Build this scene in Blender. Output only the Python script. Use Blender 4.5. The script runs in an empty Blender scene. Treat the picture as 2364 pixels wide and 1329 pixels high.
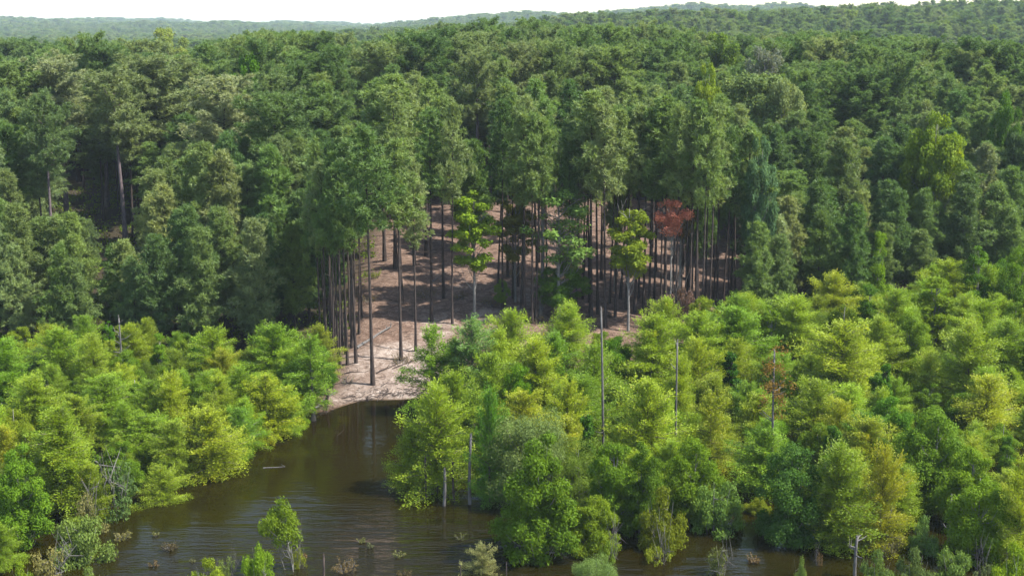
import bpy, math, random
import numpy as np
from mathutils import Vector

# ------------------------------------------------------------------ camera, sky, sun, exposure
sc = bpy.context.scene
F_PX, CX, CY = 2955.0, 1182.0, 664.5
PITCH = math.radians(11.55)
CAM_Z = 30.0
camd = bpy.data.cameras.new('camera')
camd.sensor_width = 36.0
camd.lens = 45.0
camd.clip_start = 0.5
camd.clip_end = 30000
cam = bpy.data.objects.new('camera', camd)
sc.collection.objects.link(cam)
cam.location = (0, 0, CAM_Z)
cam.rotation_euler = (math.pi / 2 - PITCH, 0, 0)
sc.camera = cam

SUN_EL, SUN_AZ = math.radians(54), math.radians(102)      # azimuth clockwise from +Y
world = bpy.data.worlds.new('World')
sc.world = world
world.use_nodes = True
wn = world.node_tree.nodes
sky = wn.new('ShaderNodeTexSky')
sky.sky_type = 'NISHITA'
sky.sun_disc = False
sky.sun_elevation = SUN_EL
sky.sun_rotation = SUN_AZ
sky.air_density = 1.3
sky.dust_density = 1.2
sky.ozone_density = 1.0
world.node_tree.links.new(sky.outputs[0], wn['Background'].inputs[0])
wn['Background'].inputs[1].default_value = 0.13
sd = bpy.data.lights.new('sun', 'SUN')
sd.energy = 5.0
sd.angle = math.radians(0.53)
sd.color = (1.0, 0.95, 0.87)
sun = bpy.data.objects.new('sun', sd)
sc.collection.objects.link(sun)
to_sun = Vector((math.cos(SUN_EL) * math.sin(SUN_AZ), math.cos(SUN_EL) * math.cos(SUN_AZ), math.sin(SUN_EL)))
sun.rotation_euler = to_sun.to_track_quat('Z', 'Y').to_euler()
sun.location = (60, 40, 90)
sc.view_settings.view_transform = 'Standard'
sc.view_settings.look = 'None'
sc.view_settings.exposure = 1.58
sc.view_settings.gamma = 1.0
sc.cycles.use_denoising = True
sc.cycles.max_bounces = 8
sc.cycles.diffuse_bounces = 2
sc.cycles.transmission_bounces = 4
sc.cycles.transparent_max_bounces = 8
sc.cycles.volume_bounces = 1

RNG = np.random.default_rng(11)
random.seed(11)

# ------------------------------------------------------------------ terrain
def itp(x, pts):
    xs = [p[0] for p in pts]; ys = [p[1] for p in pts]
    return np.interp(x, xs, ys)

def sstep(a, b, x):
    t = np.clip((x - a) / (b - a), 0, 1)
    return t * t * (3 - 2 * t)

SHORE = [(-200, 40), (-60, 58), (-29, 68), (-24, 73), (-21.5, 80), (-18, 87), (-15.8, 93), (-14.2, 99.5), (-11, 101.2),
         (-7, 101.8), (0, 102.5), (20, 104), (60, 108), (200, 120)]
HILL = [(-200, 108), (-60, 111), (-18, 108), (-14, 100), (0, 101.5), (14, 108), (25, 116), (40, 124), (60, 132), (200, 150)]
PROFILE = [(-1000, 0), (0, 0), (4, 0.35), (10, 1.3), (30, 4.0), (60, 6.8), (100, 8.0), (200, 7.6), (300, 4.8), (430, 2.0), (520, 1.5), (9000, 1.5)]

def wav(x, y):
    return (np.sin(x * 0.31 + y * 0.17) * 0.5 + np.sin(x * 0.13 - y * 0.23 + 1.7) * 0.6 + np.sin(x * 0.71 + 0.4 * y + .6) * 0.2)

def terrain(x, y):
    x = np.asarray(x, float); y = np.asarray(y, float)
    s = y - itp(x, SHORE)
    s = s + .35 * np.sin(x * 1.25 + .4) + .25 * np.sin(x * 2.3 + y * .2)
    s = s - 8.0 * (1 - sstep(-16.8, -15.0, x))
    z = np.where(s > 0, np.minimum(0.30, s * 0.16), np.maximum(-2.2, s * 0.28))
    h = y - itp(x, HILL)
    z = z + itp(h, PROFILE)
    z = z + sstep(4, 60, h) * wav(x, y) * 0.30
    z = z + sstep(1, 6, s) * (np.sin(x * 1.9 + y * 1.1) * np.sin(y * 1.6 - x * .7)) * 0.10
    z = z - sstep(15, 110, x) * sstep(190, 320, y) * (1 - sstep(470, 600, y)) * 6.0
    z = z + sstep(4, 60, h) * sstep(170, 230, y) * (1 - sstep(420, 520, y)) * (1.0 * np.sin(x * .045 + 1.2) + .8 * np.sin(x * .11 + y * .03))
    z = z - sstep(20, 90, -x) * sstep(170, 260, y) * (1 - sstep(420, 560, y)) * 2.0
    # the land behind: low rolling ground, a hill on the right and far ridges
    z = z + sstep(-30, 150, x - (y - 600) * 0.05) * sstep(360, 660, y) * (13.0 + 1.5 * np.sin(x * .03) + 1.2 * np.sin(x * .071 + 1))
    z = z + sstep(470, 700, y) * (9.0 + 2.2 * np.sin(x * 0.021 + 1.0) + 1.5 * np.sin(x * 0.047))  \
        * (1 - sstep(-80, -30, -x - y * 0.0 - 60) * 0.0) * sstep(-260, -60, x)
    z = z + sstep(1400, 2300, y) * (17 + 5.0 * np.sin(x * 0.0052 + .4) + 3.5 * np.sin(x * 0.0131 + 2.0) + 1.6 * np.sin(x * .043 + y * .01) + 1.0 * np.sin(x * .09))
    z = z + sstep(2600, 4200, y) * 8
    return z

def ray(px, py):
    u = (px - CX) / F_PX; v = (CY - py) / F_PX
    return (u, math.cos(PITCH) + v * math.sin(PITCH), -math.sin(PITCH) + v * math.cos(PITCH))

def hit(px, py):
    """ground (or water) point seen at this place in the view"""
    d = ray(px, py)
    t = 40.0
    while t < 4000:
        g = max(0.0, float(terrain(d[0] * t, d[1] * t)))
        if CAM_Z + d[2] * t <= g:
            break
        t += 0.25 if t < 400 else 2.0
    x, y = d[0] * t, d[1] * t
    return x, y, float(terrain(x, y))

def height_to(y, z, ytop):
    v = (CY - ytop) / F_PX
    return CAM_Z + y * (v * math.cos(PITCH) - math.sin(PITCH)) / (math.cos(PITCH) + v * math.sin(PITCH)) - z

def depth(y, z):
    return y * math.cos(PITCH) - (z - CAM_Z) * math.sin(PITCH)

def project(x, y, z):
    dp = depth(y, z)
    return CX + F_PX * x / dp, CY - F_PX * (y * math.sin(PITCH) + (z - CAM_Z) * math.cos(PITCH)) / dp

# ------------------------------------------------------------------ materials
def mat(name):
    m = bpy.data.materials.new(name)
    m.use_nodes = True
    nt = m.node_tree
    for n in list(nt.nodes):
        if n.type != 'OUTPUT_MATERIAL':
            nt.nodes.remove(n)
    return m, nt, nt.nodes['Material Output']

def N(nt, t, **kw):
    n = nt.nodes.new(t)
    for k, v in kw.items():
        setattr(n, k, v)
    return n

def ramp(nt, fac, stops):
    r = N(nt, 'ShaderNodeValToRGB')
    el = r.color_ramp.elements
    while len(el) < len(stops):
        el.new(0.5)
    for e, (p, c) in zip(el, stops):
        e.position = p; e.color = (*c, 1)
    nt.links.new(fac, r.inputs[0])
    return r.outputs[0]

def mulc(nt, a, b, fac=1.0, mode='MULTIPLY'):
    m = N(nt, 'ShaderNodeMix', data_type='RGBA', blend_type=mode)
    m.inputs[0].default_value = fac
    for s, val in ((6, a), (7, b)):
        if isinstance(val, tuple): m.inputs[s].default_value = (*val, 1)
        else: nt.links.new(val, m.inputs[s])
    return m.outputs[2]

def leaf_mat(name, tree_stops, leaf_stops, trans=0.32, tcol=(1.25, 1.2, 0.6), rough=0.55, spec=0.25):
    """leaf colour: varies from tree to tree and from leaf to leaf"""
    m, nt, out = mat(name)
    oi = N(nt, 'ShaderNodeObjectInfo')
    tc = ramp(nt, oi.outputs['Random'], tree_stops)
    at = N(nt, 'ShaderNodeAttribute', attribute_name='leaf')
    lc = ramp(nt, at.outputs['Fac'], leaf_stops)
    c = mulc(nt, tc, lc)
    c = mulc(nt, c, oi.outputs['Color'])
    d = N(nt, 'ShaderNodeBsdfPrincipled')
    d.inputs['Roughness'].default_value = rough
    d.inputs['Specular IOR Level'].default_value = spec
    nt.links.new(c, d.inputs['Base Color'])
    t = N(nt, 'ShaderNodeBsdfTranslucent')
    nt.links.new(mulc(nt, c, tcol), t.inputs[0])
    mx = N(nt, 'ShaderNodeMixShader')
    mx.inputs[0].default_value = trans
    nt.links.new(d.outputs[0], mx.inputs[1]); nt.links.new(t.outputs[0], mx.inputs[2])
    nt.links.new(mx.outputs[0], out.inputs[0])
    return m

PINE = leaf_mat('pine_needles',
    [(0.0, (0.060, 0.112, 0.028)), (0.3, (0.104, 0.172, 0.042)), (0.55, (0.138, 0.200, 0.052)), (0.8, (0.168, 0.212, 0.078)), (1.0, (0.080, 0.150, 0.040))],
    [(0.0, (0.70, 0.75, 0.75)), (0.5, (1.0, 1.0, 1.0)), (0.9, (1.25, 1.18, 1.0)), (1.0, (1.5, 1.2, 0.9))], trans=0.42, tcol=(1.2, 1.2, .6))
CYP = leaf_mat('cypress_leaves',
    [(0.0, (0.125, 0.215, 0.012)), (0.35, (0.165, 0.255, 0.014)), (0.7, (0.205, 0.280, 0.016)), (1.0, (0.115, 0.220, 0.014))],
    [(0.0, (0.78, 0.85, 0.8)), (0.5, (1, 1, 1)), (0.93, (1.15, 1.1, 1.0)), (1.0, (1.45, 1.05, 0.9))], trans=0.40, tcol=(1.15, 1.15, .5))
BROAD = leaf_mat('broad_leaves',
    [(0.0, (0.068, 0.118, 0.009)), (0.4, (0.104, 0.165, 0.011)), (0.75, (0.140, 0.195, 0.012)), (1.0, (0.082, 0.135, 0.014))],
    [(0.0, (0.72, 0.78, 0.8)), (0.5, (1, 1, 1)), (0.93, (1.2, 1.15, 1.05)), (1.0, (1.6, 1.3, 1.0))], trans=0.42, rough=0.6, spec=0.07)

def bark_mat(name, c1, c2, scale=3.0):
    m, nt, out = mat(name)
    tc = N(nt, 'ShaderNodeTexCoord')
    mp = N(nt, 'ShaderNodeMapping'); mp.inputs['Scale'].default_value = (4, 4, 0.8)
    nt.links.new(tc.outputs['Object'], mp.inputs[0])
    no = N(nt, 'ShaderNodeTexNoise'); no.inputs['Scale'].default_value = scale; no.inputs['Detail'].default_value = 5
    nt.links.new(mp.outputs[0], no.inputs[0])
    c = ramp(nt, no.outputs[0], [(0.3, c1), (0.7, c2)])
    oi = N(nt, 'ShaderNodeObjectInfo')
    b = N(nt, 'ShaderNodeBsdfPrincipled'); b.inputs['Roughness'].default_value = 0.9
    b.inputs['Specular IOR Level'].default_value = 0.15
    nt.links.new(mulc(nt, c, oi.outputs['Color']), b.inputs['Base Color'])
    bp = N(nt, 'ShaderNodeBump'); bp.inputs['Strength'].default_value = 0.6; bp.inputs['Distance'].default_value = 0.03
    nt.links.new(no.outputs[0], bp.inputs['Height']); nt.links.new(bp.outputs[0], b.inputs['Normal'])
    nt.links.new(b.outputs[0], out.inputs[0])
    return m

PBARK = bark_mat('pine_bark', (0.018, 0.014, 0.013), (0.060, 0.045, 0.038))
GBARK = bark_mat('grey_bark', (0.08, 0.075, 0.07), (0.20, 0.19, 0.17))
CBARK = bark_mat('cypress_bark', (0.06, 0.05, 0.04), (0.15, 0.13, 0.105))
DEAD = bark_mat('dead_wood', (0.045, 0.042, 0.040), (0.13, 0.122, 0.115))

# ground: sand and pine straw near the cove, forest litter and painted left bank shade elsewhere
def ground_mat():
    m, nt, out = mat('sand_and_pine_straw')
    geo = N(nt, 'ShaderNodeNewGeometry')
    def noise(scale, det=6, rough=.6, dist=0.0, sx=(1, 1, 1)):
        mp = N(nt, 'ShaderNodeMapping'); mp.inputs['Scale'].default_value = sx
        nt.links.new(geo.outputs['Position'], mp.inputs[0])
        n = N(nt, 'ShaderNodeTexNoise'); n.inputs['Scale'].default_value = scale
        n.inputs['Detail'].default_value = det; n.inputs['Roughness'].default_value = rough
        n.inputs['Distortion'].default_value = dist
        nt.links.new(mp.outputs[0], n.inputs[0])
        return n.outputs[0]
    n1 = noise(0.16, 7, .65, 0.6, (1, 1.4, 1))
    n2 = noise(1.3, 8, .75, 1.5, (1, 1, 1))
    n3 = noise(9.0, 5, .7)
    straw = ramp(nt, n2, [(0.3, (0.045, 0.028, 0.020)), (0.5, (0.115, 0.076, 0.057)), (0.72, (0.24, 0.175, 0.14))])
    sand = ramp(nt, n2, [(0.28, (0.085, 0.062, 0.048)), (0.47, (0.21, 0.165, 0.138)), (0.66, (0.38, 0.335, 0.30))])
    wear = N(nt, 'ShaderNodeAttribute', attribute_name='sand')
    ad = N(nt, 'ShaderNodeMath', operation='MULTIPLY_ADD')
    nt.links.new(n1, ad.inputs[0]); ad.inputs[1].default_value = 1.5
    nt.links.new(wear.outputs['Fac'], ad.inputs[2])
    mr = N(nt, 'ShaderNodeMapRange'); mr.inputs['From Min'].default_value = 1.05; mr.inputs['From Max'].default_value = 1.5
    nt.links.new(ad.outputs[0], mr.inputs[0])
    mx = N(nt, 'ShaderNodeMix', data_type='RGBA')
    nt.links.new(mr.outputs[0], mx.inputs[0]); nt.links.new(straw, mx.inputs[6]); nt.links.new(sand, mx.inputs[7])
    c = mulc(nt, mx.outputs[2], ramp(nt, n3, [(0.3, (.7, .68, .66)), (0.7, (1.12, 1.1, 1.08))]))
    # dark leaf litter away from the cove; also paints the left bank shade
    wood = ramp(nt, n2, [(0.3, (0.016, 0.013, 0.008)), (0.7, (0.045, 0.036, 0.020))])
    fo = N(nt, 'ShaderNodeAttribute', attribute_name='litter')
    mx2 = N(nt, 'ShaderNodeMix', data_type='RGBA')
    nt.links.new(fo.outputs['Fac'], mx2.inputs[0]); nt.links.new(c, mx2.inputs[6]); nt.links.new(wood, mx2.inputs[7])
    # silt below the water line, darkened with the litter mask for bank shade
    sx = N(nt, 'ShaderNodeSeparateXYZ'); nt.links.new(geo.outputs['Position'], sx.inputs[0])
    mr2 = N(nt, 'ShaderNodeMapRange'); mr2.inputs['From Min'].default_value = 0.10; mr2.inputs['From Max'].default_value = -0.02
    nt.links.new(sx.outputs[2], mr2.inputs[0])
    mx3 = N(nt, 'ShaderNodeMix', data_type='RGBA')
    nt.links.new(mr2.outputs[0], mx3.inputs[0]); nt.links.new(mx2.outputs[2], mx3.inputs[6])
    mx4 = N(nt, 'ShaderNodeMix', data_type='RGBA'); nt.links.new(fo.outputs['Fac'], mx4.inputs[0]); mx4.inputs[6].default_value = (0.050, 0.028, 0.012, 1); mx4.inputs[7].default_value = (0.018, 0.013, 0.007, 1)
    nt.links.new(mx4.outputs[2], mx3.inputs[7])
    b = N(nt, 'ShaderNodeBsdfPrincipled'); b.inputs['Roughness'].default_value = 0.95
    b.inputs['Specular IOR Level'].default_value = 0.1
    nt.links.new(mx3.outputs[2], b.inputs['Base Color'])
    bp = N(nt, 'ShaderNodeBump'); bp.inputs['Strength'].default_value = 0.9; bp.inputs['Distance'].default_value = 0.25
    nt.links.new(n2, bp.inputs['Height'])
    nt.links.new(bp.outputs[0], b.inputs['Normal'])
    nt.links.new(b.outputs[0], out.inputs[0])
    return m

def water_mat():
    m, nt, out = mat('brown_water')
    geo = N(nt, 'ShaderNodeNewGeometry')
    def noise(scale, sx, det=3, dist=0.3):
        mp = N(nt, 'ShaderNodeMapping'); mp.inputs['Scale'].default_value = sx
        nt.links.new(geo.outputs['Position'], mp.inputs[0])
        n = N(nt, 'ShaderNodeTexNoise'); n.inputs['Scale'].default_value = scale
        n.inputs['Detail'].default_value = det; n.inputs['Distortion'].default_value = dist
        nt.links.new(mp.outputs[0], n.inputs[0])
        return n.outputs[0]
    w1 = noise(0.42, (0.20, 1.6, 1), 2, .6); w2 = noise(2.2, (0.4, 1.5, 1)); calm = noise(0.06, (1.2, .8, 1), 2)
    ad = N(nt, 'ShaderNodeMath', operation='MULTIPLY_ADD'); nt.links.new(w2, ad.inputs[0]); ad.inputs[1].default_value = 0.42; nt.links.new(w1, ad.inputs[2])
    at = N(nt, 'ShaderNodeAttribute', attribute_name='wind')
    mu = N(nt, 'ShaderNodeMath', operation='MULTIPLY'); nt.links.new(at.outputs['Fac'], mu.inputs[0])
    mrc = N(nt, 'ShaderNodeMapRange'); mrc.inputs['From Min'].default_value = 0.35; mrc.inputs['From Max'].default_value = .6
    mrc.inputs['To Min'].default_value = 0.35
    nt.links.new(calm, mrc.inputs[0]); nt.links.new(mrc.outputs[0], mu.inputs[1])
    bp = N(nt, 'ShaderNodeBump'); bp.inputs['Distance'].default_value = 1.15
    nt.links.new(mu.outputs[0], bp.inputs['Strength']); nt.links.new(ad.outputs[0], bp.inputs['Height'])
    dif = N(nt, 'ShaderNodeBsdfDiffuse')
    nt.links.new(ramp(nt, calm, [(0.35, (0.0092, 0.0070, 0.0009)), (0.65, (0.0115, 0.0100, 0.0010))]), dif.inputs[0])
    tr = N(nt, 'ShaderNodeBsdfTransparent'); tr.inputs[0].default_value = (0.55, 0.33, 0.12, 1)
    mx = N(nt, 'ShaderNodeMixShader'); mx.inputs[0].default_value = 0.30
    nt.links.new(dif.outputs[0], mx.inputs[1]); nt.links.new(tr.outputs[0], mx.inputs[2])
    gl = N(nt, 'ShaderNodeBsdfGlossy'); mrr = N(nt, 'ShaderNodeMapRange'); mrr.inputs['To Min'].default_value = 0.04; mrr.inputs['To Max'].default_value = 0.17
    nt.links.new(mu.outputs[0], mrr.inputs[0]); nt.links.new(mrr.outputs[0], gl.inputs['Roughness'])
    nt.links.new(bp.outputs[0], gl.inputs['Normal'])
    fr = N(nt, 'ShaderNodeFresnel'); fr.inputs[0].default_value = 1.333
    nt.links.new(bp.outputs[0], fr.inputs['Normal'])
    m2 = N(nt, 'ShaderNodeMixShader')
    nt.links.new(fr.outputs[0], m2.inputs[0]); nt.links.new(mx.outputs[0], m2.inputs[1]); nt.links.new(gl.outputs[0], m2.inputs[2])
    nt.links.new(m2.outputs[0], out.inputs[0])
    return m

# ------------------------------------------------------------------ mesh helpers
class Geo:
    """collects vertices, faces, one value per face and a material index per face"""
    def __init__(s):
        s.v = []; s.q = []; s.t = []; s.n = 0; s.qv = []; s.tv = []; s.qm = []; s.tm = []
    def add(s, V, Q=None, T=None, val=0.5, mi=0):
        V = np.asarray(V, float)
        for F, lst, vl, ml in ((Q, s.q, s.qv, s.qm), (T, s.t, s.tv, s.tm)):
            if F is not None and len(F):
                F = np.asarray(F, int)
                lst.append(F + s.n)
                vl.append(np.broadcast_to(val, (len(F),)).astype(float)); ml.append(np.full(len(F), mi))
        s.v.append(V); s.n += len(V)
    def leaves(s, C, A, B, val, mi=0):
        """pointed leaves: centre C, long half axis A, short half axis B"""
        n = len(C)
        V = np.stack([C - A, C + B, C + A, C - B], 1).reshape(-1, 3)
        Q = np.arange(4 * n).reshape(n, 4)
        s.add(V, Q=Q, val=val, mi=mi)
    def needles(s, C, A, B, val, mi=0):
        n = len(C)
        V = np.stack([C - B, C + B, C + A], 1).reshape(-1, 3)
        s.add(V, T=np.arange(3 * n).reshape(n, 3), val=val, mi=mi)
    def tube(s, pts, rad, sides=6, mi=0):
        pts = np.asarray(pts, float); rad = np.broadcast_to(rad, (len(pts),))
        d = np.gradient(pts, axis=0); d /= np.linalg.norm(d, axis=1)[:, None] + 1e-9
        ref = np.where(np.abs(d[:, 2:3]) > 0.9, np.array([[1., 0, 0]]), np.array([[0, 0, 1.]]))
        a = np.cross(d, ref); a /= np.linalg.norm(a, axis=1)[:, None] + 1e-9
        b = np.cross(d, a)
        th = np.arange(sides) * 2 * math.pi / sides
        V = pts[:, None] + rad[:, None, None] * (np.cos(th)[None, :, None] * a[:, None] + np.sin(th)[None, :, None] * b[:, None])
        k = len(pts)
        i, j = np.meshgrid(np.arange(k - 1), np.arange(sides), indexing='ij')
        Q = np.stack([i * sides + j, i * sides + (j + 1) % sides, (i + 1) * sides + (j + 1) % sides, (i + 1) * sides + j], -1).reshape(-1, 4)
        base = s.n
        s.add(V.reshape(-1, 3), Q=Q, mi=mi)
        s.t.append(np.array([[base + (k - 1) * sides, base + (k - 1) * sides + q, base + (k - 1) * sides + q + 1] for q in range(1, sides - 1)]))
        s.tv.append(np.full(sides - 2, .5)); s.tm.append(np.full(sides - 2, mi))
    def mesh(s, name, mats, smooth=False):
        V = np.concatenate(s.v)
        nq = sum(len(a) for a in s.q); ntr = sum(len(a) for a in s.t)
        li = np.concatenate([a.ravel() for a in s.q + s.t]).astype(np.int32)
        starts = np.concatenate([np.arange(nq) * 4, nq * 4 + np.arange(ntr) * 3]).astype(np.int32)
        me = bpy.data.meshes.new(name)
        me.vertices.add(len(V)); me.vertices.foreach_set('co', V.astype(np.float32).ravel())
        me.loops.add(len(li)); me.loops.foreach_set('vertex_index', li)
        me.polygons.add(nq + ntr); me.polygons.foreach_set('loop_start', starts)
        me.polygons.foreach_set('material_index', np.concatenate(s.qm + s.tm).astype(np.int32))
        if smooth:
            me.polygons.foreach_set('use_smooth', np.ones(nq + ntr, bool))
        at = me.attributes.new('leaf', 'FLOAT', 'FACE')
        at.data.foreach_set('value', np.concatenate(s.qv + s.tv).astype(np.float32))
        for m in mats: me.materials.append(m)
        me.update(calc_edges=True)
        return me

def unit(a):
    return a / (np.linalg.norm(a, axis=-1, keepdims=True) + 1e-9)

def rdir(r, n, up=0.0):
    d = r.normal(size=(n, 3)); d[:, 2] += up
    return unit(d)

def obj(name, me, parent=None, color=None):
    o = bpy.data.objects.new(name, me)
    sc.collection.objects.link(o)
    o.parent = parent
    if color: o.color = (*color, 1)
    return o

def tag(o, label=None, cat=None, group=None, kind=None):
    if label: o['label'] = label
    if cat: o['category'] = cat
    if group: o['group'] = group
    if kind: o['kind'] = kind
    return o

# ------------------------------------------------------------------ tree kinds (each returns trunk mesh, crown mesh, width, height)
def bend_line(r, H, lean=0.02, k=7, x0=0, y0=0):
    t = np.linspace(0, 1, k)
    a = r.uniform(0, 6.28); am = r.uniform(.2, 1) * lean * H
    off = np.stack([np.cos(a) * am * t ** 1.6 + np.sin(t * 5 + a) * lean * H * .12, np.sin(a) * am * t ** 1.6 + np.cos(t * 4) * lean * H * .1 - lean * H * .1, t * H], 1)
    off[:, 0] += x0; off[:, 1] += y0
    off[0, :2] = (x0, y0)
    return off

def on_line(L, z):
    return np.array([np.interp(z, L[:, 2], L[:, 0]), np.interp(z, L[:, 2], L[:, 1]), z])

def tuft_cloud(g, r, centres, radii, per, nl, nw, flat=0.85, shade=None, mi=0):
    """needle tufts over flattened clumps"""
    C = np.repeat(centres, per, 0); R = np.repeat(radii, per)
    d = rdir(r, len(C), 0.35)
    P = C + d * (R * r.uniform(.55, 1.05, len(C)))[:, None] * np.array([1, 1, flat])
    nn = 10
    PP = np.repeat(P, nn, 0); dd = np.repeat(d, nn, 0)
    ax = unit(rdir(r, len(PP), 0.25) * 1.0 + dd * 0.55)
    sd_ = unit(np.cross(ax, rdir(r, len(PP))))
    ln = r.uniform(.6, 1.15, len(PP))[:, None] * nl
    tone = np.repeat(np.clip(r.normal(.5, .10, len(centres)), 0, 1), per * nn)
    val = np.clip(tone + r.normal(0, .10, len(PP)), 0, 1)
    g.needles(PP, ax * ln, sd_ * nw, val, mi)

def make_pine(seed, H=20.0, W=5.0, cs=0.5, nb=46, dens=1.0, top_round=0.6, nl=0.46, nw=0.050, trunk_r=0.17):
    r = np.random.default_rng(seed)
    tr = Geo(); cr = Geo()
    L = bend_line(r, H, 0.018, 9)
    rad = trunk_r * (1 - np.linspace(0, 1, 9) * 0.82)
    rad[0] *= 1.35
    tr.tube(L, rad, 7)
    zc = cs * H
    cen = []; rd = []
    az = r.uniform(0, 6.28)
    for i in range(nb):
        t = (i + r.uniform(0, 1)) / nb
        z = zc + (H * 0.985 - zc) * t
        prof = np.interp(t, [0, .12, .35, .7, .9, 1], [.45, .85, 1.0, .55 + .35 * top_round, .3 + .3 * top_round, .12])
        ln = W / 2 * prof * r.choice([r.uniform(.35, .8), r.uniform(.8, 1.3)])
        az += 2.4 + r.uniform(-.5, .5)
        el = np.interp(t, [0, .5, 1], [-.08, .25, .9]) + r.uniform(-.2, .2)
        p0 = on_line(L, z)
        d = np.array([math.cos(az) * math.cos(el), math.sin(az) * math.cos(el), math.sin(el)])
        ts = np.linspace(0, 1, 4)[:, None]
        pts = p0 + d * ln * ts + np.array([0, 0, 1.]) * (ts ** 2) * ln * .18
        tr.tube(pts, np.linspace(.045, .012, 4) * (0.6 + ln * .25), 3)
        nc = max(2, int(round(ln * 2.3)))
        for k in range(nc):
            s_ = 1 - k / (nc + .3) * .9
            q = p0 + d * ln * s_ + np.array([0, 0, 1.]) * s_ * s_ * ln * .18
            q = q + np.array([r.normal(0, .32), r.normal(0, .32), r.normal(.08, .12)]) * (0.3 if k == 0 else 1)
            cen.append(q); rd.append(r.uniform(.26, .55))
    for k in range(3):
        cen.append(on_line(L, H * (1 - .02 * k)) + r.normal(0, .12, 3)); rd.append(.4)
    # bare stubs under the crown
    for k in range(int(r.integers(3, 8))):
        z = H * r.uniform(cs * .55, cs); a = r.uniform(0, 6.28); ln = r.uniform(.4, 1.3)
        p0 = on_line(L, z)
        tr.tube(np.array([p0, p0 + np.array([math.cos(a), math.sin(a), .25]) * ln]), [.03, .01], 3)
    tuft_cloud(cr, r, np.array(cen), np.array(rd), int(10 * dens), nl, nw)
    return tr.mesh('pine_trunk', [PBARK], True), cr.mesh('pine_crown', [PINE]), W, H

def make_cypress(seed, H=8.0, W=5.2, nb=170, leafn=38000, ls=0.085, droop=0.0, thin=1.0, low=0.10):
    r = np.random.default_rng(seed)
    tr = Geo(); cr = Geo()
    L = bend_line(r, H, 0.03, 8)
    rad = 0.13 * (1 - np.linspace(0, 1, 8) * .9); rad[0] *= 1.9
    tr.tube(L, rad, 7)
    az = r.uniform(0, 6.28)
    lob = r.uniform(0, 6.28, 2)
    br = []
    for i in range(nb):
        t = ((i + r.uniform(0, 1)) / nb) ** 0.9
        z = H * (low + (0.985 - low) * t)
        prof = np.interp(t, [0, .1, .25, .5, .72, .88, .96, 1], [.55, .88, 1.0, .92, .74, .50, .30, .12])
        ln = W / 2 * prof * r.uniform(.55, 1.18)
        az += 2.4 + r.uniform(-.4, .4)
        ln *= 1 + .24 * math.sin(2 * az + lob[0] + t * 4) + .14 * math.sin(3 * az + lob[1] - t * 7)
        el = np.interp(t, [0, .4, 1], [-.02, .22, .85]) + r.uniform(-.2, .25) - droop
        p0 = on_line(L, z)
        d = np.array([math.cos(az) * math.cos(el), math.sin(az) * math.cos(el), math.sin(el)])
        br.append((p0, d, ln, az))
        ts = np.linspace(0, 1, 4)[:, None]
        tr.tube(p0 + d * ln * .9 * ts + np.array([0, 0, -.10]) * ts ** 2 * ln, np.linspace(.03, .006, 4) * (.5 + ln * .3), 3)
    area = np.array([b[2] ** 1.6 for b in br]); area /= area.sum()
    for (p0, d, ln, az), a in zip(br, area):
        n = max(12, int(leafn * a * thin))
        s_ = r.uniform(.12, 1.0, n) ** .8
        side = np.array([-math.sin(az), math.cos(az), 0])
        # side twigs: leaves gather on twigs that leave the branch at an angle
        nt_ = max(4, int(ln * 9))
        tw = r.integers(0, nt_, n); tb = (tw + .5) / nt_
        sg = np.where(tw % 2 == 0, 1, -1)
        q = r.uniform(0, 1, n)
        wl = (.10 + .34 * np.sin(np.clip(tb, 0, 1) * 2.6)) * ln * .62
        along = np.clip(tb * .92 + q * .20, 0, 1.12)
        P = p0 + d * ln * along[:, None] + side * (sg * q * wl)[:, None]
        P[:, 2] += -0.10 * along ** 2 * ln + r.normal(0, .13, n) + q * r.normal(0, .06, n) - .05 * q * ln
        P += r.normal(0, .035, (n, 3))
        out = unit(d * .8 + side * sg[:, None] * .8 + r.normal(0, .45, (n, 3)) * np.array([1, 1, .6]))
        nrm = unit(np.array([0, 0, 1.]) + r.normal(0, .55, (n, 3)))
        wd = unit(np.cross(out, nrm))
        sz = r.uniform(.65, 1.25, n)[:, None] * ls
        tone = np.clip(r.normal(.5, .13), 0, 1)
        val = np.clip(tone + r.normal(0, .15, n), 0, 1)
        cr.leaves(P, out * sz, wd * sz * .36, val)
    return tr.mesh('cypress_trunk', [CBARK], True), cr.mesh('cypress_crown', [CYP]), W, H

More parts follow.
